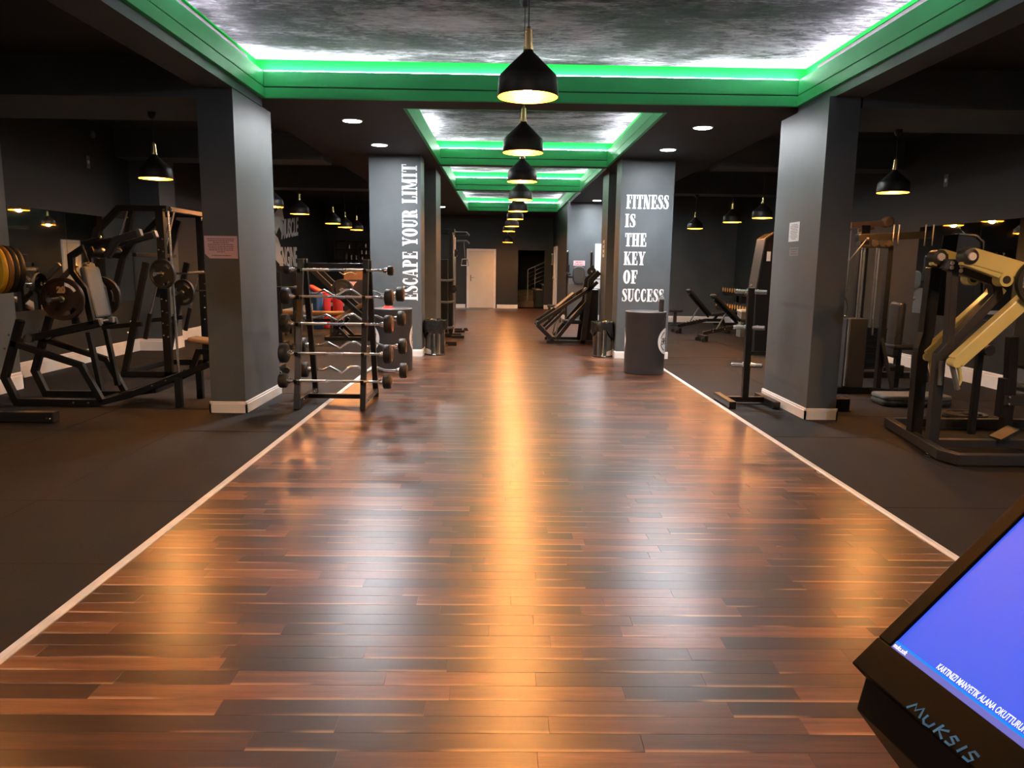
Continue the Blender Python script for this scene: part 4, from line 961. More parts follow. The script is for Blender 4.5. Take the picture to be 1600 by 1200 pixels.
for Y in (7.76, 8.10):
    bent = [V(qn(160, 402, YN).x, Y, qn(160, 402, YN).z), V(qn(176, 374, YN).x, Y, qn(176, 374, YN).z), V(qn(210, 364, YN).x, Y, qn(210, 364, YN).z)]
    h = steel(t, 'shoulder_arm', bent, .062, .07, M_LEATHER, .01)
    MB().beam(bent[2], bent[2] + (bent[2] - bent[1]).normalized() * .035, .066, .074).build('end_cap', M_STEELG, h, .006)
    MB().cyl(qn(139, 393, YN) + V(0, Y - YN - .05, 0), qn(150, 395, YN) + V(0, Y - YN + .05, 0), .055, 20).build('shoulder_roller', M_LEATHER, t)
rod(t, 'handle', [qn(127, 379, 7.62), qn(156, 371, 7.62)], .014, M_RUB); rod(t, 'handle', [qn(128, 383, 7.62), qn(138, 409, 7.62)], .012, M_STEEL)
for p_ in (qn(157, 371, 7.62), qn(138, 410, 7.62)): MB().sphere(p_, .016, 8).build('handle_end', M_BOLT, t)
pc0 = qn(157, 492, 7.93); pc1 = qn(140, 421, 7.93); pd = (pc1 - pc0)
pv_ = pd.normalized(); side = EY; nrm = pv_.cross(side)
m = MB(); c_ = (pc0 + pc1) / 2
axn = (side, pv_, side.cross(pv_))
m.pad(c_, (.30, pd.length + .06, .07), axn, .25); m.pad(c_ + pv_ * (pd.length * .44), (.17, pd.length * .42, .065), axn, .45)
m.build('back_pad', M_GREYPAD, t)
sp = pc0 - pv_ * .06
for Y in (7.80, 8.06): MB().box((sp.x + .02, Y, sp.z), (.09, .07, .06)).build('seat_bracket', M_STEELG, t, .005)
rod(t, 'bracket_rod', [V(sp.x + .03, 7.80, sp.z), V(sp.x + .03, 8.06, sp.z)], .012)
# loading horns and the plates on them
hc = qn(100, 467, 7.62)
for s, Y0, Y1 in ((1, 7.76, 7.36), (-1, 8.10, 8.50)):
    rod(t, 'loading_horn', [V(hc.x, Y0, hc.z), V(hc.x, Y1, hc.z)], .024, M_CHROME, 18)
    steel(t, 'horn_bracket', [V(hc.x, Y0, hc.z), V(hc.x + .02, Y0, hc.z - .26)], .05, .06)
weight_plate('brownish-black plate marked 20 on the squat machine horn', (hc.x, 7.62, hc.z), -EY, .215, .045, mat('brown_black_rubber', (0.038, 0.020, 0.012), .40, noise=(8, .15)), '20', 'plates on the squat machine', ncol=mat('plate_print', (.75, .55, .32), .5, noise=(20, .05)))
weight_plate('black plate on the far horn of the squat machine behind its back pad', (hc.x, 8.30, hc.z), EY, .215, .05, M_RUB, None, 'plates on the squat machine')

# ------------------------------------------------------------------ machine at the left border with yellow plates
t = thing('lever_machine', 'black lever machine beside the dark wall column, loaded with yellow plates', 'gym machine', (-4.9, 6.9, 0))
a = G(84, 657)
steel(t, 'base_rail', [(-5.6, 6.86, .055), (-4.14, 6.86, .055)], .09, .09)
bolts([V(-4.19, 6.813, .045), V(-4.16, 6.813, .045)], -EY, .009, t)
MB().box((-4.135, 6.86, .055), (.01, .092, .092)).build('end_cap', M_STEEL2, t); 
steel(t, 'cross_foot', [(-5.15, 6.45, .05), (-5.15, 7.25, .05)], .09, .08)
steel(t, 'upright', [(-5.15, 6.86, .08), (-5.15, 6.86, 1.55)], .09, .09)
yp = 7.0
pc = P(2, 421, yp)
steel(t, 'lever', [(-5.15, 6.86, 1.45), (-5.0, 6.86, pc.z + .02), (pc.x - .14, yp - .24, pc.z)], .07, .07, M_YELLOW)
ax = V(.5, .866, 0).normalized()
cp = V(pc.x, yp, pc.z)
rod(t, 'loading_horn', [cp - ax * .26, cp + ax * .30], .024, M_CHROME, 18)
MB().lathe(cp + ax * .30, ax, [(0, .026), (.015, .026), (.02, .02)], 16).build('horn_cap', M_STEEL2, t)
MB().lathe(cp - ax * .24, ax, [(0, .06), (.05, .06), (.07, .045)], 24).build('lever_hub', M_YELLOW, t)
weight_plate('yellow rimmed plate, outermost on the lever machine horn', cp - ax * .05, -ax, .225, .045, M_YPLATE, None, 'plates on the lever machine')
pm = [M_YPLATE, mat('amber_rubber', (.22, .11, .015), .45, noise=(6, .1)), M_RUB, M_RUB]
for k in range(3):
    weight_plate(['amber plate tucked against the yellow plate on the lever machine', 'black plate third from the hub on the lever machine', 'black plate next to the horn tip on the lever machine'][k], cp + ax * (-.045 + .052 * k + .047), -ax, .222 - .004 * k, .045, pm[k + 1], None, 'plates on the lever machine')

# ------------------------------------------------------------------ guided barbell rack
t = thing('guided_barbell_rack', 'black guided barbell rack frame with chrome guide rods in front of the mirror', 'gym machine', (-4.4, 10.2, 0))
YS, YR = 9.68, 10.75          # front uprights, rear
def qs(x, y, Y=YS): w_ = P(x, y, Y); return V(w_.x, Y, w_.z)
zT = qs(262, 330).z; xr = qs(257, 450).x
xl = xr - 1.02
xl = -5.35
# front frame: vertical double columns
u1 = steel(t, 'upright', [V(xr, YS, 0), V(xr, YS, zT)], .10, .07, M_STEEL); steel(t, 'upright', [V(xr, YS + 1.25, 0), V(xr, YS + 1.25, zT)], .10, .07, M_STEEL)
for k in range(9):
    z = .55 + k * .155; bolts([V(xr - .028, YS - .036, z), V(xr + .028, YS - .036, z - .02)], -EY, .011, t)
steel(t, 'top_beam', [V(xr + .10, YS, zT + .03), V(qs(186, 324).x, YS, zT + .03), V(qs(152, 360).x, YS, qs(152, 360).z), V(qs(140, 420).x, YS, qs(140, 420).z)], .07, .075)
steel(t, 'top_beam', [V(xr + .10, YS + 1.25, zT + .03), V(qs(186, 324).x, YS + 1.25, zT + .03), V(qs(152, 360).x, YS + 1.25, qs(152, 360).z)], .07, .075)
steel(t, 'top_rail', [V(xr + .08, YS + .03, zT + .03), V(xr + .08, YS + 1.22, zT + .03)], .09, .06, M_STEEL2)
bolts([qs(270, 327) + V(0, -.045, 0), qs(258, 328) + V(0, -.045, 0), qs(202, 340) + V(0, -.045, 0), qs(243, 341) + V(0, -.045, 0)], -EY, .012, t)
for Y in (YS, YS + 1.25):
    steel(t, 'slanted_leg', [V(qs(206, 330).x, Y, zT), V(qs(192, 400).x, Y, qs(192, 400).z), V(qs(176, 470).x, Y, qs(176, 470).z)], .06, .065)
    steel(t, 'rear_leg', [V(qs(228, 410).x, Y, qs(228, 410).z), V(qs(194, 572).x, Y, 0.04)], .06, .07)
    steel(t, 'base_rail', [V(qs(190, 575).x, Y, .04), V(xr + .1, Y, .04)], .07, .07)
    rod(t, 'guide_rod', [V(xr + .11, Y - .02, zT), V(qs(278, 580).x + .02, Y - .02, .06)], .016)
    rod(t, 'counterweight_rod', [V(xr + .16, Y + .05, zT), V(qs(232, 490).x, Y + .05, qs(232, 490).z)], .012); rod(t, 'rod_sleeve', [V(qs(232, 490).x, Y + .05, qs(232, 490).z), V(qs(224, 530).x, Y + .05, qs(224, 530).z)], .03, M_RUB)
    rod(t, 'guide_rod', [V(qs(197, 330).x, Y + .03, zT), V(qs(180, 388).x, Y + .03, qs(180, 388).z)], .012)
    steel(t, 'mid_brace', [V(qs(160, 512).x, Y, qs(160, 512).z), V(qs(222, 506).x, Y, qs(222, 506).z)], .05, .06)
    bolts([qs(206, 502) + V(0, Y - YS - .036, 0), qs(202, 519) + V(0, Y - YS - .036, 0)], -EY, .012, t)
steel(t, 'cross_bar', [V(qs(208, 398).x, YS + .03, qs(208, 398).z), V(qs(208, 398).x, YS + 1.22, qs(208, 398).z)], .05, .05); steel(t, 'cross_bar', [V(qs(193, 570).x, YS + .03, .04), V(qs(193, 570).x, YS + 1.22, .04)], .06, .06)
xrr = P(321, 450, YR).x
steel(t, 'rear_upright', [V(xrr, YR, 0), V(xrr, YR, P(321, 345, YR).z)], .06, .06)
steel(t, 'top_beam', [V(xr + .1, YR, P(321, 343, YR).z), V(xrr, YR, P(321, 343, YR).z)], .06, .06)
steel(t, 'slanted_brace', [V(xrr - .33, YR, P(321, 345, YR).z), V(xrr - .62, YR, 1.15)], .05, .08)
bolts([P(320, 351 + 18.5 * k, YR - .031) for k in range(9)], -EY, .011, t)
# plate storage horns and bars
c1 = qs(256, 428, 9.50); c2 = P(288, 457, 10.15); av = V(-.28, -.96, 0).normalized()
rod(t, 'storage_horn', [c1 - av * .18, c1 + av * .16], .024, M_CHROME, 16); rod(t, 'storage_horn', [c2 - av * .18, c2 + av * .14], .024, M_CHROME, 16)
weight_plate('black plate with chrome horn hanging highest on the guided barbell rack', c1, av, .185, .04, M_RUB, None, 'plates on the guided barbell rack', rot=.3)
weight_plate('black plate hanging just below the highest one on the guided barbell rack', c2, av, .175, .04, M_RUB, None, 'plates on the guided barbell rack', rot=.9)
b = thing('steel_bar', 'chrome knurled bar resting across the guided barbell rack behind its plates', 'barbell', P(290, 426, 9.95))
p0 = P(262, 428, 9.95); p1 = P(332, 424, 9.95); MB().cyl(p0, p1 + V(.35, 0, 0), .014, 14).build('bar', M_CHROME, b); MB().cyl(p0 + (p1 - p0) * .45, p0 + (p1 - p0) * .8, .0155, 14).build('grip', M_KNURL, b)
b = thing('steel_bar', 'short chrome bar on the lower horn of the guided barbell rack', 'barbell', P(310, 453, 10.4)); MB().cyl(P(296, 455, 10.4), P(322, 452, 10.4) + V(.2, 0, 0), .013, 14).build('bar', M_CHROME, b)

# ------------------------------------------------------------------ adjustable benches
def bench(label, o, d, seat_mt=M_LEATHER, ang=35, group='adjustable benches', low=0.0, wheels=True):
    """o: foot end on the floor, d: direction along the bench on the floor (towards the seat end)"""
    o = Vector(o); d = Vector(d).normalized(); s = EZ.cross(d); t = thing('adjustable_bench', label, 'bench', o, group)
    def L(u, v, z): return o + d * u + s * v + EZ * z
    steel(t, 'foot_bar', [L(.05, -.22, .07), L(.05, .22, .07)], .07, .12); steel(t, 'foot_bar', [L(1.22, -.2, .05), L(1.22, .2, .05)], .06, .06)
    if wheels:
        for v in (-.17, .17): MB().cyl(L(-.01, v - .02, .04), L(-.01, v + .02, .04), .04, 18).build('wheel', M_RUB, t)
    steel(t, 'spine', [L(.05, 0, .16), L(.72, 0, .30), L(1.12, 0, .30), L(1.22, 0, .06)], .06, .07); bolts([L(.25, -.034, .2), L(.5, -.034, .255), L(.72, -.034, .3)], -s, .012, t)
    a = math.radians(ang); hx, hz = .78, .40; l = .80; u = V(0, 0, 0)
    e = L(hx - l * math.cos(a), 0, hz + l * math.sin(a)); h = L(hx, 0, hz); ux = (e - h).normalized()
    padp(t, 'back_pad', (e + h) / 2 + ux.cross(s) * (.03 if ux.cross(s).z > 0 else -.03), (l, .28, .06), ux, s, M_LEATHER)
    steel(t, 'back_support', [h + EZ * -.03, h + (e - h) * .9 + EZ * -.03], .06, .04)
    rod(t, 'strut', [L(.32, 0, .22), h + (e - h) * .42 + EZ * -.03], .014, M_STEELG)
    for k in range(6): MB().box(L(.22 + .07 * k, 0, .235 + .0148 * k), (.02, .07, .03), ax=(d, s, EZ)).build('notch', M_STEEL, t)
    padp(t, 'seat_pad', L(1.02, 0, hz + .05), (.38, .30, .06), d + EZ * .12, s, seat_mt)
    steel(t, 'seat_post', [L(.9, 0, .30), L(1.0, 0, hz + .02)], .05, .05)
    return t
# bench inside the guided barbell rack: seat towards the left wall
bench('black bench with tan seat standing inside the guided barbell rack', (-2.95, 10.0, 0), (-1, 0.02, 0), M_TAN, 30)
# ------------------------------------------------------------------ plate-loaded press with yellow arms (right foreground)
t = thing('press_machine', 'dark grey plate-loaded press machine with broad yellow lever arms', 'gym machine', (4.1, 6.2, 0))
c0 = G(1383, 668); c1 = G(1468, 722); c2 = G(1502, 730); yb_ = c0.y
fr = [V(5.2, yb_, .055), V(c0.x + .03, yb_, .055), V(c1.x + .03, c1.y + .04, .055), V(c2.x, c2.y + .04, .055), V(5.2, c2.y + .04, .055)]
MB().path(fr, .085, .07).build('base_frame', M_STEEL2, t, .006)
def feet(p): MB().box((p.x, p.y, .009), (.07, .05, .018), .9).build('foot_pad', M_RUB, t)
feet(V(c0.x + .06, c0.y - .17, 0)); feet(V(c1.x - .02 + .06, c1.y + .22, 0)); feet(V(4.9, c2.y + .04, 0)); feet(V(4.9, yb_, 0))
bolts([G(1446, 712, .06) + V(0, -.01, 0), G(1450, 713, .06) + V(0, -.01, 0)], V(-.85, -.5, 0), .008, t, M_STEEL)
YA, YC = 6.12, 6.42
def qa(x, y, Y=YA): w_ = P(x, y, Y); return V(w_.x, Y, w_.z)
steel(t, 'middle_rail', [V(qa(1442, 688).x, YA + .03, .055), V(5.2, YA + .03, .055)], .07, .07, M_STEEL2)
def frame_side(Y):
    def f(x, y): w_ = qa(x, y); return V(w_.x, Y, w_.z)
    steel(t, 'side_frame', [V(f(1455, 696).x, Y, .06), f(1467, 556), f(1556, 461), f(1552, 438), f(1482, 413)], .07, .085, M_STEEL2, .006)
    steel(t, 'side_post', [f(1481, 538), f(1489, 424)], .06, .075, M_STEEL2, .006)
frame_side(YA)
def qb(x, y): w_ = P(x, y, YC); return V(w_.x, YC, w_.z)
steel(t, 'rear_post', [V(qb(1427, 684).x, YC, .06), qb(1439, 545), qb(1447, 520), qb(1459, 418)], .09, .10, M_STEEL, .006)
hd = qb(1458, 408); hd2 = qa(1490, 404)
MB().beam((hd.x, YC, hd.z), (hd.x + .10, YC - .0, hd.z + .015), .13, .11).build('head_block', M_STEEL, t, .012)
steel(t, 'head_beam', [V(hd.x + .06, YC + .04, hd.z - .02), V(hd.x + .09, YA - .02, qa(1478, 413).z)], .08, .08, M_STEEL2, .006)
for x, y in ((1483, 418), (1484, 411), (1497, 423), (1498, 416)): bolts([qa(x, y) + V(0, -.037, 0)], -EY, .017, t, M_WHITE, .008)
# lever arms: pivot, broad upper arm, elbow, long lower arm, grips
def arm(Yc, lab):
    def f(x, y): w_ = P(x, y, 6.0); return V(w_.x, Yc, w_.z)
    a = MB().path([f(1512, 400), f(1590, 423)], .085, .135).build('upper_arm', M_YELLOW, t, .010)
    MB().lathe(f(1509, 401) + V(0, -.06, 0), EY, [(0, .035), (.01, .062), (.11, .062), (.12, .035)], 28).build('pivot_housing', M_STEEL2, t)
    MB().lathe(f(1509, 401) + V(0, -.062, 0), -EY, [(0, .034), (.012, .030)], 24).build('pivot_cap', M_WHITE, t)
    MB().path([f(1500, 408), f(1562, 431), f(1566, 443)], .07, .06).build('under_arm', M_YELLOW, t, .008)
    MB().lathe(f(1564, 437) + V(0, -.05, 0), EY, [(0, .055), (.10, .055)], 24).build('elbow_boss', M_YELLOW, t); MB().lathe(f(1564, 437) + V(0, -.053, 0), EY, [(0, .032), (.004, .032)], 20).build('elbow_bore', M_RUB, t)
    MB().path([f(1612, 450), f(1598, 468), f(1490, 565)], .085, .115).build('lower_arm', M_YELLOW, t, .010)
    MB().lathe(f(1488, 566) + V(0, -.05, 0), EY, [(0, .036), (.10, .036)], 20).build('grip_boss', M_YELLOW, t)
    rod(t, 'grip_hook', [f(1492, 567), f(1497, 578), f(1499, 592), f(1495, 601)], .016, M_YELLOW)
    rod(t, 'grip', [f(1485, 570), f(1494, 608)], .020, M_STEELG, 16); rod(t, 'grip', [f(1480, 566) + V(0, .10, 0), f(1477, 604) + V(0, .10, 0)], .020, M_STEELG, 16)
    return f
f = arm(5.98, 'near'); hz = f(1612, 440)
rod(t, 'loading_horn', [V(hz.x, 6.0, hz.z), V(hz.x, 5.70, hz.z)], .024, M_CHROME, 16)
weight_plate('black plate on the elbow of the near yellow arm of the press', (hz.x, 5.93, hz.z), -EY, .19, .045, M_RUB, None, 'plates on the press machine')
f = arm(6.40, 'far')
# seat and its column at the right
xs = P(1578, 600, 6.35).x
steel(t, 'seat_column', [V(xs, 6.35, .07), V(xs, 6.35, .50), V(xs - .03, 6.35, .95)], .07, .08, M_STEEL)
MB().box((xs - .06, 6.35, .42), (.05, .08, .34)).build('seat_slider', M_STEEL, t, .004); MB().box((xs + .10, 6.35, .40), (.34, .10, .09)).build('seat_bracket', M_STEEL2, t, .006)
bolts([V(xs - .03, 6.29, .43), V(xs - .03, 6.29, .37)], -EY, .012, t)
padp(t, 'seat_pad', (xs + .33, 6.35, .50), (.42, .34, .07), EX, EY, M_LEATHER); padp(t, 'back_pad', (xs + .12, 6.35, .98), (.62, .34, .08), EZ + EX * .05, EY, M_LEATHER, .25)
MB().prism([(0, 0), (.15, .07), (.15, .11), (0, .02)], V(xs - .22, 6.22, .09), EX, EZ, .16).build('foot_ramp', M_RUB, t)
rod(t, 'roller', [V(P(1530, 545, 6.35).x, 6.2, P(1530, 545, 6.35).z), V(P(1530, 545, 6.35).x, 6.5, P(1530, 545, 6.35).z)], .045, M_LEATHER, 18)
steel(t, 'roller_post', [V(P(1530, 560, 6.35).x, 6.35, .09), V(P(1530, 560, 6.35).x, 6.35, P(1530, 548, 6.35).z)], .05, .05)
# plates lying on the floor behind it
q = G(1512, 664); weight_plate('black plate lying flat on the rubber floor behind the press', (q.x, q.y + .1, .0), EZ, .22, .045, M_RUB, None, 'plates lying on the floor')
weight_plate('black plate lying flat on top of another plate behind the press', (q.x + .05, q.y + .14, .049), EZ, .20, .045, M_RUB, None, 'plates lying on the floor')
# step platform
q0 = G(1387, 636); q1 = G(1478, 636)
t = thing('step_platform', 'low speckled step platform with pale top on the rubber floor', 'step', (q0.x + .35, q0.y + .18, 0))
M_CAMO = mat('speckled_plastic', (0.03, 0.032, 0.028), .5, noise=(28, .85))
MB().pad((q0.x + .36, q0.y + .2, .095), (.78, .36, .05), (EX, EY, EZ), .35).build('top', mat('step_top_grey', (.12, .12, .11), .6, noise=(30, .2)), t)
MB().pad((q0.x + .36, q0.y + .2, .037), (.78, .37, .074), (EX, EY, EZ), .35).build('body', M_CAMO, t)
# dark floor bracket at the pillar
q = G(1317, 643); t = thing('floor_bracket', 'short black steel block on the floor behind the scuffed pillar', 'bracket', (q.x, q.y + .1, 0))
MB().box((q.x, q.y + .1, .07), (.15, .18, .13)).build('block', M_STEEL, t, .006); bolts([V(q.x - .08, q.y + .07, .08), V(q.x - .08, q.y + .07, .05)], -EX, .009, t); MB().box((q.x, q.y + .1, .004), (.17, .2, .008)).build('base_plate', M_STEEL, t)

# ------------------------------------------------------------------ seated cable machine behind the right pillar
YT = 8.95
def qc(x, y, Y=YT): w_ = P(x, y, Y); return V(w_.x, Y, w_.z)
t = thing('cable_machine', 'black seated weight-stack machine with chrome guide rods beside the pillar', 'gym machine', (4.3, YT + .2, 0))
xa, xb = qc(1318, 560).x, qc(1352, 560).x; zs = qc(1335, 498).z
MB().bb(xa, xb, YT, YT + .25, .08, zs).build('stack_shroud', M_STEEL2, t, .01)
steel(t, 'base_rail', [V(xa - .12, YT + .05, .04), V(xb + .10, YT + .05, .04), V(qc(1395, 600).x, YT - .08, .04), V(qc(1445, 600).x, YT + .15, .04)], .07, .07)
rod(t, 'shroud_edge', [V(xa + .03, YT - .012, .1), V(xa + .03, YT - .012, zs)], .014, M_STEELG)
zt_ = qc(1360, 383).z
for x in (1346, 1350, 1373): rod(t, 'guide_rod', [V(qc(x, 450).x, YT + .06, zs - .2), V(qc(x, 450).x, YT + .06, zt_)], .013)
steel(t, 'upright', [V(qc(1383, 500).x, YT + .05, .05), V(qc(1383, 500).x, YT + .05, zt_)], .06, .08); steel(t, 'upright', [V(xa, YT + .2, .05), V(xa, YT + .2, zt_ + .1)], .06, .07)
steel(t, 'rear_brace', [V(qc(1376, 528).x, YT - .03, qc(1376, 528).z), V(qc(1389, 608).x, YT - .08, .05)], .04, .04, M_STEEL2)
h = steel(t, 'header_beam', [V(qc(1342, 372).x, YT + .05, qc(1342, 372).z), V(qc(1462, 366).x, YT + .05, qc(1462, 366).z)], .10, .085)
for x in (1396, 1404, 1446, 1458):
    rod(t, 'header_bolt', [V(qc(x, 352).x, YT - .02, qc(x, 351).z), V(qc(x, 352).x, YT - .02, qc(x, 384).z)], .008, M_STEELG, 8)
MB().bb(qc(1345, 372).x, qc(1392, 372).x, YT - .02, YT + .12, zt_ - .03, zt_).build('stack_cap', M_STEEL, t, .004)
for x in (1365, 1378, 1388): MB().cyl(V(qc(x, 378).x, YT - .03, zt_ + .02), V(qc(x, 378).x, YT - .01, zt_ + .02), .04, 18).build('pulley', M_RUB, t)
MB().sphere(qc(1353, 373) + V(0, -.05, 0), .018, 8).build('cable_end', M_BOLT, t)
rod(t, 'cable', [qc(1352, 374) + V(0, -.03, 0), qc(1322, 411) + V(0, -.03, 0)], .006, M_STEELG, 8)
# seat column with pads
xs_ = qc(1398, 540).x
steel(t, 'seat_post', [V(xs_ + .10, YT + .1, .07), V(xs_ + .10, YT + .1, qc(1400, 545).z)], .06, .07)
padp(t, 'back_pad', qc(1399, 515, YT + .1), (.68, .26, .09), EZ + EX * .03, EY, M_LEATHER, .3); padp(t, 'seat_pad', qc(1412, 541, YT + .1), (.36, .32, .06), EX, EY, M_LEATHER)
MB().bb(qc(1402, 580).x, qc(1416, 580).x, YT + .05, YT + .2, qc(1402, 592).z, qc(1402, 572).z).build('foot_block', M_STEEL, t, .006); steel(t, 'foot_bar', [V(qc(1384, 578).x, YT + .08, qc(1384, 578).z), V(qc(1404, 578).x, YT + .08, qc(1404, 578).z)], .05, .05)
# tall lat tower behind with its brown-lit top arm
YL = 10.4
def ql(x, y, Y=YL): w_ = P(x, y, Y); return V(w_.x, Y, w_.z)
t = thing('lat_tower', 'tall black cable tower with a top boom and hanging strap by the pillar', 'gym machine', (ql(1338, 500).x, YL, 0))
M_BOOM = mat('bronze_warm_lit_paint', (0.22, 0.115, 0.055), .4, noise=(8, .15))  # brown of the cabinet top, and warm lamp light painted onto the boom
steel(t, 'column', [V(ql(1338, 500).x, YL, .05), V(ql(1338, 500).x, YL, ql(1338, 352).z)], .12, .12); steel(t, 'base', [V(ql(1338, 500).x - .3, YL, .04), V(ql(1338, 500).x + .9, YL, .04)], .09, .08)
steel(t, 'boom', [ql(1328, 352), ql(1381, 349)], .09, .075, M_BOOM); MB().lathe(ql(1386, 347) + V(0, -.07, 0), EY, [(0, .05), (.02, .075), (.05, .06), (.09, .075), (.11, .05)], 24).build('boom_pulley', M_BOOM, t)
steel(t, 'boom_stay', [ql(1341, 360), ql(1365, 356)], .05, .04, M_BOOM)
rod(t, 'cable', [ql(1330, 360), ql(1323, 455)], .007, M_STEELG, 8)
for k in range(14): MB().bb(ql(1338, 500).x + .14, ql(1338, 500).x + .42, YL - .06, YL + .1, .12 + k * .042, .158 + k * .042).build('weight_slab', M_STEEL, t)
rod(t, 'guide_rod', [V(ql(1338, 500).x + .2, YL, .7), V(ql(1338, 500).x + .2, YL, 1.95)], .011); rod(t, 'guide_rod', [V(ql(1338, 500).x + .36, YL, .7), V(ql(1338, 500).x + .36, YL, 1.95)], .011)
steel(t, 'top_tie', [V(ql(1338, 500).x, YL, 1.96), V(ql(1338, 500).x + .5, YL, 1.96)], .08, .06)
YQ = 10.3
rod(t, 'strap', [ql(1317, 462, 10.3), ql(1322, 468, 10.3), ql(1324, 480, 10.3), ql(1321, 494, 10.3)], .008, M_RUB); MB().sphere(ql(1316, 467, 10.3), .018, 8).build('clip', M_BOLT, t); MB().sphere(ql(1321, 494, 10.3), .016, 8).build('end_ring', M_BOLT, t)
rod(t, 'hang_cable', [ql(1317, 464, 10.3), ql(1320, 400, 10.3)], .005, M_STEELG, 8)

# ------------------------------------------------------------------ black tower with slanted edge behind the weight tree
YW = 13.0
def qw(x, y, Y=YW): w_ = P(x, y, Y); return V(w_.x, Y, w_.z)
t = thing('stack_tower', 'black weight-stack tower with a grey slanted edge behind the weight tree', 'gym machine', (qw(1200, 550).x, YW + .2, 0))
prf = [(qw(1178, 550).x, .02), (qw(1232, 550).x, .02), (qw(1236, 362).x, qw(1236, 362).z), (qw(1208, 364).x, qw(1208, 364).z), (qw(1196, 373).x, qw(1196, 373).z), (qw(1181, 455).x, qw(1181, 455).z)]
MB().prism(prf, V(0, YW + .45, 0), EX, EZ, .45).build('shroud', M_STEEL, t, .008)
steel(t, 'edge_tube', [V(prf[5][0], YW - .01, prf[5][1]), V(prf[4][0], YW - .01, prf[4][1]), V(prf[3][0], YW - .01, prf[3][1]), V(prf[2][0], YW - .01, prf[2][1])], .03, .03, M_STEEL2)
steel(t, 'base_rail', [V(qw(1165, 552).x, YW - .05, .04), V(qw(1232, 552).x, YW - .05, .04)], .06, .06)
MB().bb(qw(1198, 400).x, qw(1204, 400).x, YW - .004, YW, qw(1198, 408).z, qw(1198, 393).z).build('placard', M_PAPER, t)

# ------------------------------------------------------------------ benches, dumbbell rack on the right floor
q = G(1094, 533); bench('black inclined bench with two small wheels, beside the dumbbell rack', (q.x, q.y, 0), (1, .10, 0), M_LEATHER, 42)
q = G(1056, 520); bench('black inclined bench nearer the far wall, steeply raised', (q.x - .02, q.y, 0), (1, .08, 0), M_LEATHER, 47)
t = thing('leg_rest_stool', 'low black padded stool post standing by the drum', 'stool', G(1054, 507)); q = G(1054, 508)
steel(t, 'post', [V(q.x, q.y, .02), V(q.x, q.y, .34)], .08, .08, M_STEEL2); padp(t, 'pad', (q.x, q.y, .38), (.36, .26, .06), EX, EY, M_LEATHER); MB().box((q.x, q.y, .012), (.3, .22, .024)).build('base', M_STEEL2, t, .004)
t = thing('dumbbell_rack', 'black two-shelf dumbbell rack along the dark right wall', 'rack', (5.95, 18.4, 0))
RX = 5.95; R0, R1 = 16.9, 19.9
for y in (R0, (R0 + R1) / 2, R1): steel(t, 'upright', [V(RX + .31, y, 0), V(RX + .31, y, 1.02)], .06, .08); steel(t, 'foot', [V(RX - .3, y, .03), V(RX + .34, y, .03)], .06, .06)
SH = [(.46, RX - .10), (.84, RX + .06)]
for z, x in SH:
    for dx in (-.12, .12): steel(t, 'shelf_rail', [V(x + dx, R0 - .05, z), V(x + dx, R1 + .05, z)], .05, .04)
    for y in (R0, (R0 + R1) / 2, R1): steel(t, 'shelf_arm', [V(x - .12, y, z - .03), V(RX + .31, y, z - .03)], .04, .04)
def dumbbell(label, c, group, r=.075):
    d = thing('dumbbell', label, 'dumbbell', c, group); c = Vector(c)
    MB().cyl(c - EX * .08, c + EX * .08, .016, 10).build('handle', M_CHROME, d)
    for s in (-1, 1):
        hd = MB().lathe(c + EX * (s * .07), EX * s, [(0, r * .85), (.012, r), (.085, r), (.10, r * .85)], 18).build('head', M_RUB, d); MB().lathe(c + EX * (s * .171), EX * s, [(0, r * .75), (.001, r * .75)], 18).build('end_disc', M_ORANGE, hd)
for si, (z, x) in enumerate(SH):
    for k in range(15): dumbbell(['round-headed dumbbell with amber end on the lower rack shelf', 'round-headed dumbbell with amber end on the upper rack shelf'][si], (x, R0 + .1 + k * .2, z + .022 + .08), ['dumbbells on the lower shelf', 'dumbbells on the upper shelf'][si], .08)
q = G(1168, 500); t = thing('storage_box', 'pale grey upright box on the floor beside the dumbbell rack', 'box', (5.35, 16.4, 0)); MB().bb(5.24, 5.52, 16.3, 16.6, 0, .56).build('body', M_STEELG, t, .01); MB().bb(5.23, 5.53, 16.29, 16.61, .56, .60).build('lid', M_PAPER, t, .006)
# ------------------------------------------------------------------ cable station at the back left
YB1 = 16.3
def qd(x, y, Y=YB1): w_ = P(x, y, Y); return V(w_.x, Y, w_.z)
t = thing('cable_station', 'black cable station with chrome columns past the ESCAPE pillar', 'gym machine', (-1.5, 16.8, 0))
for Y in (15.6, 16.9):
    x = P(709, 450, Y).x if Y < 16 else P(711, 450, Y).x
    steel(t, 'upright', [V(x - .06, Y, .05), V(x - .06, Y, 2.15)], .07, .08); rod(t, 'chrome_column', [V(x, Y - .03, .1), V(x, Y - .03, 2.1)], .022)
    MB().box((x, Y - .03, 1.0 if Y < 16 else 1.75), (.09, .12, .16)).build('pulley_carriage', M_STEEL, t, .006); MB().cyl((x + .03, Y - .11, 1.0 if Y < 16 else 1.75), (x + .03, Y - .07, 1.0 if Y < 16 else 1.75), .05, 18).build('pulley', M_RUB, t)
    steel(t, 'base_foot', [V(x - .25, Y, .04), V(x + .16, Y, .04)], .09, .07); MB().box((x + .10, Y - .2, .03), (.26, .12, .05)).build('foot_plate', M_STEEL, t, .004)
    MB().bb(x - .55, x - .12, Y - .12, Y + .12, .1, 1.6).build('stack_shroud', M_STEEL, t, .01)
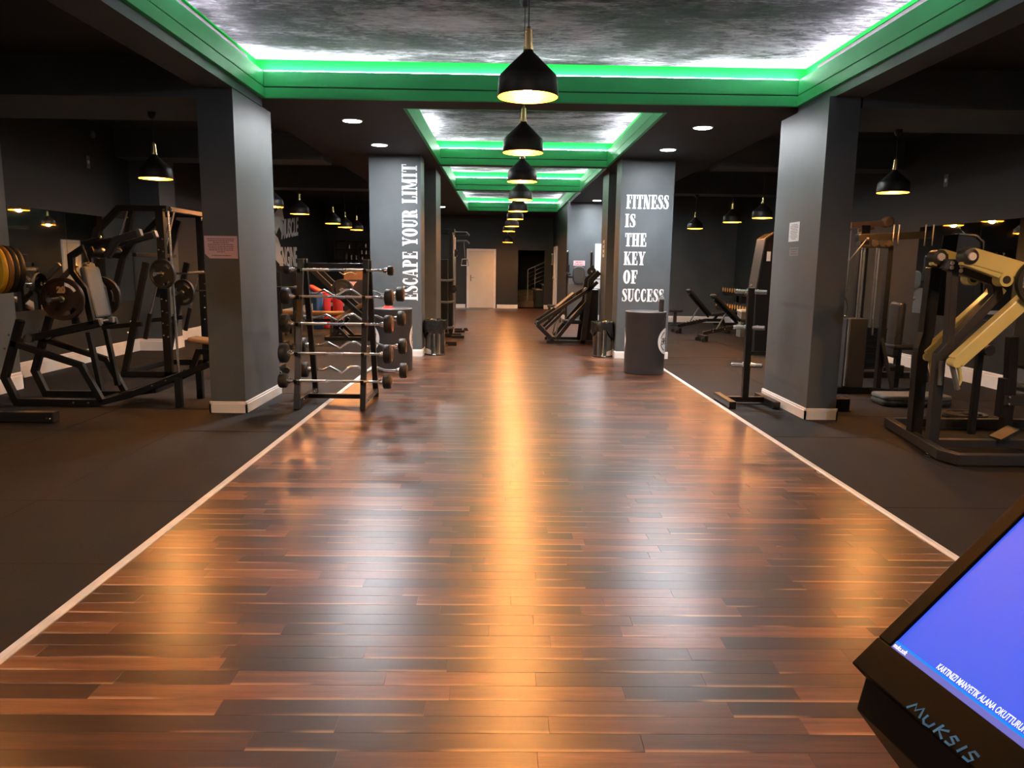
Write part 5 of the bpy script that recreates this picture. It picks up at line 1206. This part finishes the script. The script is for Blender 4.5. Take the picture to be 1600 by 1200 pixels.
steel(t, 'top_beam', [V(-1.75, 15.6, 2.18), V(-.98, 15.6, 2.18)], .08, .07); steel(t, 'top_beam', [V(-1.1, 15.6, 2.18), V(-1.1, 16.9, 2.18)], .08, .07); steel(t, 'top_beam', [V(-1.75, 16.9, 2.18), V(-.80, 16.9, 2.18)], .08, .07)
for z in (2.20, 2.02): rod(t, 'pull_up_bar', [V(-1.05, 16.9, z), V(-.80, 16.9, z), V(-.74, 16.9, z - .06)], .022, M_STEELG)
for y in (437, 471, 511):
    a = P(689, y, 15.3); b = P(709, y, 15.3); rod(t, 'curved_bar', [V(a.x - .2, 15.3, a.z + .02), V(a.x, 15.3, a.z - .01), V((a.x + b.x) / 2, 15.28, a.z - .02), V(b.x, 15.3, a.z)], .026, M_STEELG); rod(t, 'bar_stem', [V(b.x - .02, 15.3, a.z), V(b.x - .02, 15.6, a.z)], .018, M_STEELG)
rod(t, 'cable', [V(-.86, 16.9, 2.0), V(-.83, 16.9, 1.62)], .006, M_STEELG, 8)
MB().tube([V(-.90, 16.9, 1.62), V(-.78, 16.9, 1.62), V(-.76, 16.9, 1.48), V(-.92, 16.9, 1.48)], .013, 8, True).build('stirrup_handle', M_CHROME, t)
t = thing('floor_bar', 'short black steel foot on the floor past the ESCAPE pillar bin', 'bracket', G(705, 538)); q = G(705, 540)
MB().box((q.x, q.y, .055), (.20, .10, .04)).build('upper_plate', M_STEEL, t, .004); MB().box((q.x + .02, q.y, .02), (.16, .08, .04)).build('base', M_STEEL, t, .004)
q = G(727, 517); t = thing('rubber_wedge', 'small black rubber wedge on the wooden floor near the cable station', 'wedge', q); MB().prism([(0, 0), (.13, 0), (.10, .06), (.03, .06)], V(q.x - .06, q.y + .1, 0), EX, EZ, .1).build('wedge', M_RUB, t)
q = G(752, 481) + V(0, -.3, 0); t = thing('door_mat', 'thin grey mat lying in front of the cream back door', 'mat', (q.x, 25.6, 0)); MB().bb(-1.5, -.45, 25.3, 25.75, .0, .018).build('mat', M_STEELG, t, .004)

# ------------------------------------------------------------------ leg press at the back right
YP = 14.75
def qp(x, y, Y=YP): w_ = P(x, y, Y); return V(w_.x, Y, w_.z)
t = thing('leg_press', 'black angled leg press machine with twin slide rails past the steel bin', 'gym machine', (1.3, 15.0, 0))
for k, Y in enumerate((YP - .25, YP + .45)):
    def g(x, y): w_ = qp(x, y); return V(w_.x, Y, max(.04, w_.z))
    steel(t, 'slide_rail', [g(838, 505), g(921, 450), g(931, 440)], .06, .065); steel(t, 'front_leg', [g(838, 506), g(863, 531)], .06, .065)
    steel(t, 'base_rail', [g(853, 533), g(930, 533)], .06, .06); steel(t, 'inner_rail', [g(868, 528), g(892, 498), g(916, 470)], .05, .07); steel(t, 'brace', [g(851, 513), g(880, 485)], .04, .05)
    steel(t, 'tall_post', [V(g(908, 540).x, Y, 0), g(921, 438), g(934, 425)], .06, .10); steel(t, 'strut', [g(866, 525), g(874, 490)], .03, .03, M_STEELG)
for x, y in ((840, 505), (915, 455), (859, 532)): a = qp(x, y); steel(t, 'cross_tube', [V(a.x, YP - .22, max(.04, a.z)), V(a.x, YP + .42, max(.04, a.z))], .05, .05)
MB().beam(qp(868, 486) + V(0, .1, .05), qp(897, 462) + V(0, .1, .05), .45, .03).build('foot_sled', M_BOOM if False else M_STEEL2, t, .006)
a, b = qp(880, 503), qp(908, 503); padp(t, 'seat_pad', (a + b) / 2 + V(0, .1, 0), (.36, .40, .07), EX, EY, M_LEATHER); padp(t, 'back_pad', qp(905, 488) + V(0, .1, 0), (.5, .40, .07), EX + EZ * 1.0, EY, M_LEATHER)
MB().bb(qp(915, 500).x, qp(933, 500).x, YP - .1, YP + .3, .05, 1.05).build('rear_shroud', M_STEEL, t, .01)
MB().cyl(qp(924, 424) + V(0, -.05, 0), qp(924, 424) + V(0, .05, 0), .085, 24).build('stop_wheel', M_RUB, t); MB().cyl(qp(924, 424) + V(0, -.06, 0), qp(924, 424) + V(0, -.05, 0), .02, 12).build('wheel_cap', M_BOLT, t)
for k, (x, y) in enumerate(((897, 464), (916, 455))): rod(t, 'carriage_wheel', [qp(x, y) + V(0, -.05, .03), qp(x, y) + V(0, .2, .03)], .04, M_STEELG, 14)

# ------------------------------------------------------------------ knee raise station in front of the grey wall
YV = 19.6
def qv(x, y, Y=YV): w_ = P(x, y, Y); return V(w_.x, Y, w_.z)
t = thing('knee_raise_station', 'black knee raise stand with a rounded grey back pad', 'gym machine', (qv(904, 460).x, YV, 0))
xc = qv(904.5, 430).x
padp(t, 'back_pad', V(xc, YV, qv(904, 430).z), (.32, .46, .09), EX, EZ, M_GREYPAD, .8)
for s, x in ((-1, 886.5), (1, 924)):
    X = qv(x, 430).x; steel(t, 'upright', [V(X, YV + .1, 0), V(X, YV + .1, 1.85)], .06, .06); steel(t, 'foot', [V(X, YV - .5, .03), V(X, YV + .4, .03)], .07, .06)
    padp(t, 'arm_pad', V(X, YV - .2, 1.30), (.42, .12, .07), EY, EX, M_LEATHER); rod(t, 'hand_grip', [V(X, YV - .38, 1.33), V(X, YV - .38, 1.50)], .018, M_RUB); MB().sphere(V(X, YV + .1, 1.87), .03, 8).build('top_cap', M_BOLT, t)
    MB().box((X, YV - .05, 1.42), (.10, .10, .22)).build('arm_bracket', M_STEEL, t, .006)
steel(t, 'cross_bar', [V(qv(886.5, 433).x, YV + .1, qv(886, 433).z), V(qv(924, 433).x, YV + .1, qv(924, 433).z)], .05, .05); MB().bb(xc - .28, xc + .28, YV + .05, YV + .09, .1, qv(904, 443).z).build('rear_panel', M_PILLAR, t)
t = thing('flat_bench', 'low black padded bench by the wall under the pink sign', 'bench', (1.42, 20.2, 0)); padp(t, 'pad', (1.42, 20.2, .43), (.40, .3, .07), EX, EY, M_LEATHER); 
for x in (1.28, 1.56): steel(t, 'leg', [V(x, 20.05, 0), V(x, 20.05, .4)], .05, .05); steel(t, 'leg', [V(x, 20.35, 0), V(x, 20.35, .4)], .05, .05)

# ------------------------------------------------------------------ left floor behind the barbell rack
YD = 14.6
def qe(x, y, Y=YD): w_ = P(x, y, Y); return V(w_.x, Y, w_.z)
t = thing('incline_press_machine', 'black plate-loaded machine with long diagonal rails behind the barbell rack', 'gym machine', (qe(535, 520).x, YD, 0))
for dY in (0, .55):
    def g(x, y): w_ = qe(x, y); return V(w_.x, YD + dY, max(.04, w_.z))
    steel(t, 'diagonal_rail', [g(484, 418), g(532, 464), g(578, 505)], .07, .09); steel(t, 'rail_edge', [g(487, 417), g(535, 462), g(580, 502)], .015, .02, M_STEELG, 0)
    steel(t, 'base_rail', [g(508, 548), g(596, 548)], .07, .07); steel(t, 'leg', [g(516, 546), g(536, 500)], .06, .06); steel(t, 'leg', [g(545, 546), g(520, 505)], .06, .06); steel(t, 'rear_leg', [g(576, 548), g(576, 505)], .06, .07)
for x, y in ((528, 460), (576, 503), (510, 546), (590, 546)): a = qe(x, y); steel(t, 'cross_tube', [V(a.x, YD, max(.05, a.z)), V(a.x, YD + .55, max(.05, a.z))], .05, .05)
padp(t, 'back_pad', qe(545, 487) + V(0, .27, 0), (.75, .34, .07), (qe(565, 476) - qe(525, 498)), EY, M_TAN)
MB().box(qe(527, 455) + V(0, -.05, 0), (.16, .08, .16)).build('gear_plate', M_STEEL, t, .01); bolts([qe(518 + 9 * math.cos(a), 454 + 9 * math.sin(a)) + V(.08, -.10, 0) for a in (.3, 1.6, 2.9, 4.2, 5.4)], -EY, .018, t)
cp_ = qe(538, 452); rod(t, 'loading_horn', [cp_ + V(0, -.02, 0), cp_ + V(0, -.34, 0)], .024, M_CHROME)
weight_plate('black plate on the diagonal machine behind the barbell rack', cp_ + V(0, -.12, 0), -EY, .20, .05, M_RUB, None, 'plates on the diagonal machine'); weight_plate('second black plate, outermost on the diagonal machine horn', cp_ + V(.0, -.18, 0), -EY, .20, .05, M_RUB, None, 'plates on the diagonal machine')
rod(t, 'bent_handle', [qe(530, 425), qe(537, 429), qe(548, 425), qe(556, 428)], .014, M_CHROME)
# flat bench with tan top
YE = 15.75
def qf(x, y, Y=YE): w_ = P(x, y, Y); return V(w_.x, Y, w_.z)
t = thing('flat_bench', 'flat brown-topped bench behind the barbell rack', 'bench', (qf(490, 540).x, YE, 0))
padp(t, 'pad', qf(487, 489), (1.35, .34, .08), EX, EY, M_TAN)
for x in (450, 520): a = qf(x, 495); steel(t, 'leg', [V(a.x, YE - .2, 0), V(a.x, YE - .1, a.z - .04)], .05, .06); steel(t, 'leg', [V(a.x, YE + .2, 0), V(a.x, YE + .1, a.z - .04)], .05, .06)
steel(t, 'spine', [V(qf(450, 500).x, YE, qf(450, 500).z), V(qf(520, 500).x, YE, qf(520, 500).z)], .06, .06)
# blue and red drums
YG = 17.2
for x, nm, mt, lab in ((497, 'plastic_drum', M_BLUE, 'blue plastic drum standing behind the barbell rack'), (509, 'plastic_drum', M_RED, 'red plastic drum touching the blue one behind the barbell rack'), (528, 'plastic_drum', M_RED, 'red plastic drum set apart beside the diagonal machine')):
    a = P(x, 480, YG if x != 509 else YG + .25); y = a.y; t = thing(nm, lab, 'drum', (a.x, y, 0)); MB().lathe((a.x, y, 0), EZ, [(0, .10), (.02, .115), (.40, .12), (.44, .115), (.78, .12), (.80, .11)], 28).build('shell', mt, t); MB().lathe((a.x, y, .80), EZ, [(0, .115), (.02, .115), (.03, .10)], 28).build('lid', mt, t)
t = thing('red_seat_machine', 'machine with a slanted red pad behind the barbell rack', 'gym machine', (qf(498, 540, 17.9).x, 17.9, 0))
padp(t, 'pad', P(504, 458, 17.9), (.70, .35, .08), P(520, 466, 17.9) - P(490, 449, 17.9), EY, M_RED); a = P(504, 462, 17.9); steel(t, 'post', [V(a.x, 17.9, 0), V(a.x, 17.9, a.z - .03)], .07, .07); steel(t, 'foot', [V(a.x - .4, 17.9, .03), V(a.x + .4, 17.9, .03)], .07, .06)
# tower with bronze top panel and small emblem
YH = 18.6
t = thing('stack_cabinet', 'dark cabinet with bronze top panel and a small pink emblem', 'gym machine', (P(553, 470, YH).x, YH, 0))
a, b = P(538, 470, YH), P(567, 420, YH); zc_ = P(553, 437, YH).z
MB().bb(a.x, b.x, YH, YH + .35, .0, zc_).build('lower_panel', M_STEEL2, t, .006); MB().bb(a.x, b.x, YH, YH + .35, zc_ + .004, b.z).build('upper_panel', M_BOOM, t, .006)
for x in (546.5, 557.5): u = P(x, 430, YH).x; MB().bb(u - .008, u + .008, YH - .004, YH, zc_ + .03, b.z - .05).build('light_strip', M_TAN, t)
u = P(552, 440, YH); MB().prism([(-.09, 0), (.09, 0), (.04, -.05), (.0, -.11), (-.04, -.05)], V(u.x, YH, u.z), EX, EZ, .003).build('emblem', M_PINK, t)
# squat stand seen past the pillar edge
YI = 13.4
def qi(x, y, Y=YI): w_ = P(x, y, Y); return V(w_.x, Y, w_.z)
t = thing('squat_stand', 'black squat stand with a loaded bar between the pillar and barbell rack', 'rack', (qi(462, 540).x, YI, 0))
for x in (437, 462): a = qi(x, 480); steel(t, 'upright', [V(a.x, YI, 0), V(a.x, YI, qi(x, 425).z)], .08, .08); steel(t, 'foot', [V(a.x, YI - .4, .04), V(a.x, YI + .4, .04)], .08, .07); MB().path([qi(x, 455) + V(0, 0, -.04), qi(x, 455) + V(0, -.12, -.04), qi(x, 455) + V(0, -.13, .04)], .05, .012).build('hook', M_STEEL, t)
steel(t, 'cross_bar', [V(qi(437, 430).x, YI, 1.4), V(qi(462, 430).x, YI, 1.4)], .07, .07)
b = thing('barbell', 'plate-loaded bar lying in the squat stand by the pillar', 'barbell', qi(450, 448)); c = qi(450, 448) + V(0, -.10, 0)
MB().cyl(c - EX * .55, c + EX * .40, .014, 12).build('bar', M_CHROME, b)
weight_plate('black plate on the bar of the squat stand, next to the pillar', c - EX * .27, V(-1, 0, 0), .19, .05, M_RUB, None, 'plates on the squat stand bar'); weight_plate('smaller black plate on the far end of the squat stand bar', c + EX * .24, V(1, 0, 0), .17, .05, M_RUB, None, 'plates on the squat stand bar')

# ------------------------------------------------------------------ black shelf with steel shakers on the back wall
t = thing('bottle_shelf', 'black open shelf on the back wall with shaker bottles', 'shelf', (-4.9, YB - .15, 1.4))
sx0, sx1 = P(523, 395, YB - .2).x, P(590, 395, YB - .2).x; z0, z1 = P(523, 416, YB - .2).z, P(523, 376, YB - .2).z
# a wide half with two boards and a narrower half with three, as the bottles in the photo stand
def sxz(x, y): q = P(x, y, YB - .14); return q.x, q.z
xm = sxz(561, 395)[0]; z0 = sxz(555, 416.5)[1]; HB = .008
MB().bb(sx0, sx1, YB - .02, YB, z0 - HB, z1 + HB).build('back_panel', M_RUB, t)
def board(xa, xb, z): MB().bb(xa, xb, YB - .26, YB - .02, z - HB, z + HB).build('shelf_board', M_RUB, t)
for z in (z0, z1): board(sx0 - .012, sx1 + .012, z)
WZ = [sxz(550, 388.5)[1] - HB, sxz(549, 405.5)[1] - HB]; NZ = [sxz(571, 387)[1] - HB, sxz(571, 397)[1] - HB, sxz(571, 405.5)[1] - HB]
for z in WZ: board(sx0 + .012, xm - .012, z)
for z in NZ: board(xm + .012, sx1 - .012, z)
for x in (sx0, xm, sx1): MB().bb(x - .012, x + .012, YB - .26, YB - .02, z0 + HB, z1 - HB).build('divider', M_RUB, t)
bays = [(WZ[0], (546, 558.5), .185, 'on the upper board in the wide half of the black shelf', 'bottles on the upper wide board'),
        (WZ[1], (541, 549, 557), .225, 'tall shaker bottle on the lower board in the wide half of the black shelf', 'bottles on the lower wide board'),
        (z0, (541, 548, 556), .185, 'at the very bottom of the wide half of the black shelf', 'bottles at the bottom of the shelf'),
        (NZ[0], (571.5, 583), .185, 'on the highest board in the narrow half of the black shelf', 'bottles on the highest narrow board'),
        (NZ[1], (565, 572, 578, 585), .175, 'on the second board in the narrow half of the black shelf', 'bottles on the second narrow board'),
        (NZ[2], (566, 580), .135, 'short shaker bottle on the lowest board in the narrow half of the black shelf', 'bottles on the lowest narrow board')]
for zb, xs_b, hb, lab, grp in bays:
    for k, px_ in enumerate(xs_b):
        x = sxz(px_, 397)[0]; z = zb + HB; u = hb / .207; b = thing('shaker_bottle', lab if 'bottle' in lab else 'small shaker bottle ' + lab, 'bottle', (x, YB - .14, z), grp)
        MB().lathe((x, YB - .14, z), EZ, [(0, .038), (.13 * u, .042), (.135 * u, .043)], 16).build('body', M_CHROME if (k + len(xs_b)) % 3 else M_CLEAR, b)
        MB().lathe((x, YB - .14, z + .135 * u), EZ, [(0, .044), (.03 * u, .042), (.055 * u, .02), (.072 * u, .015)], 16).build('cap', M_RUB, b)
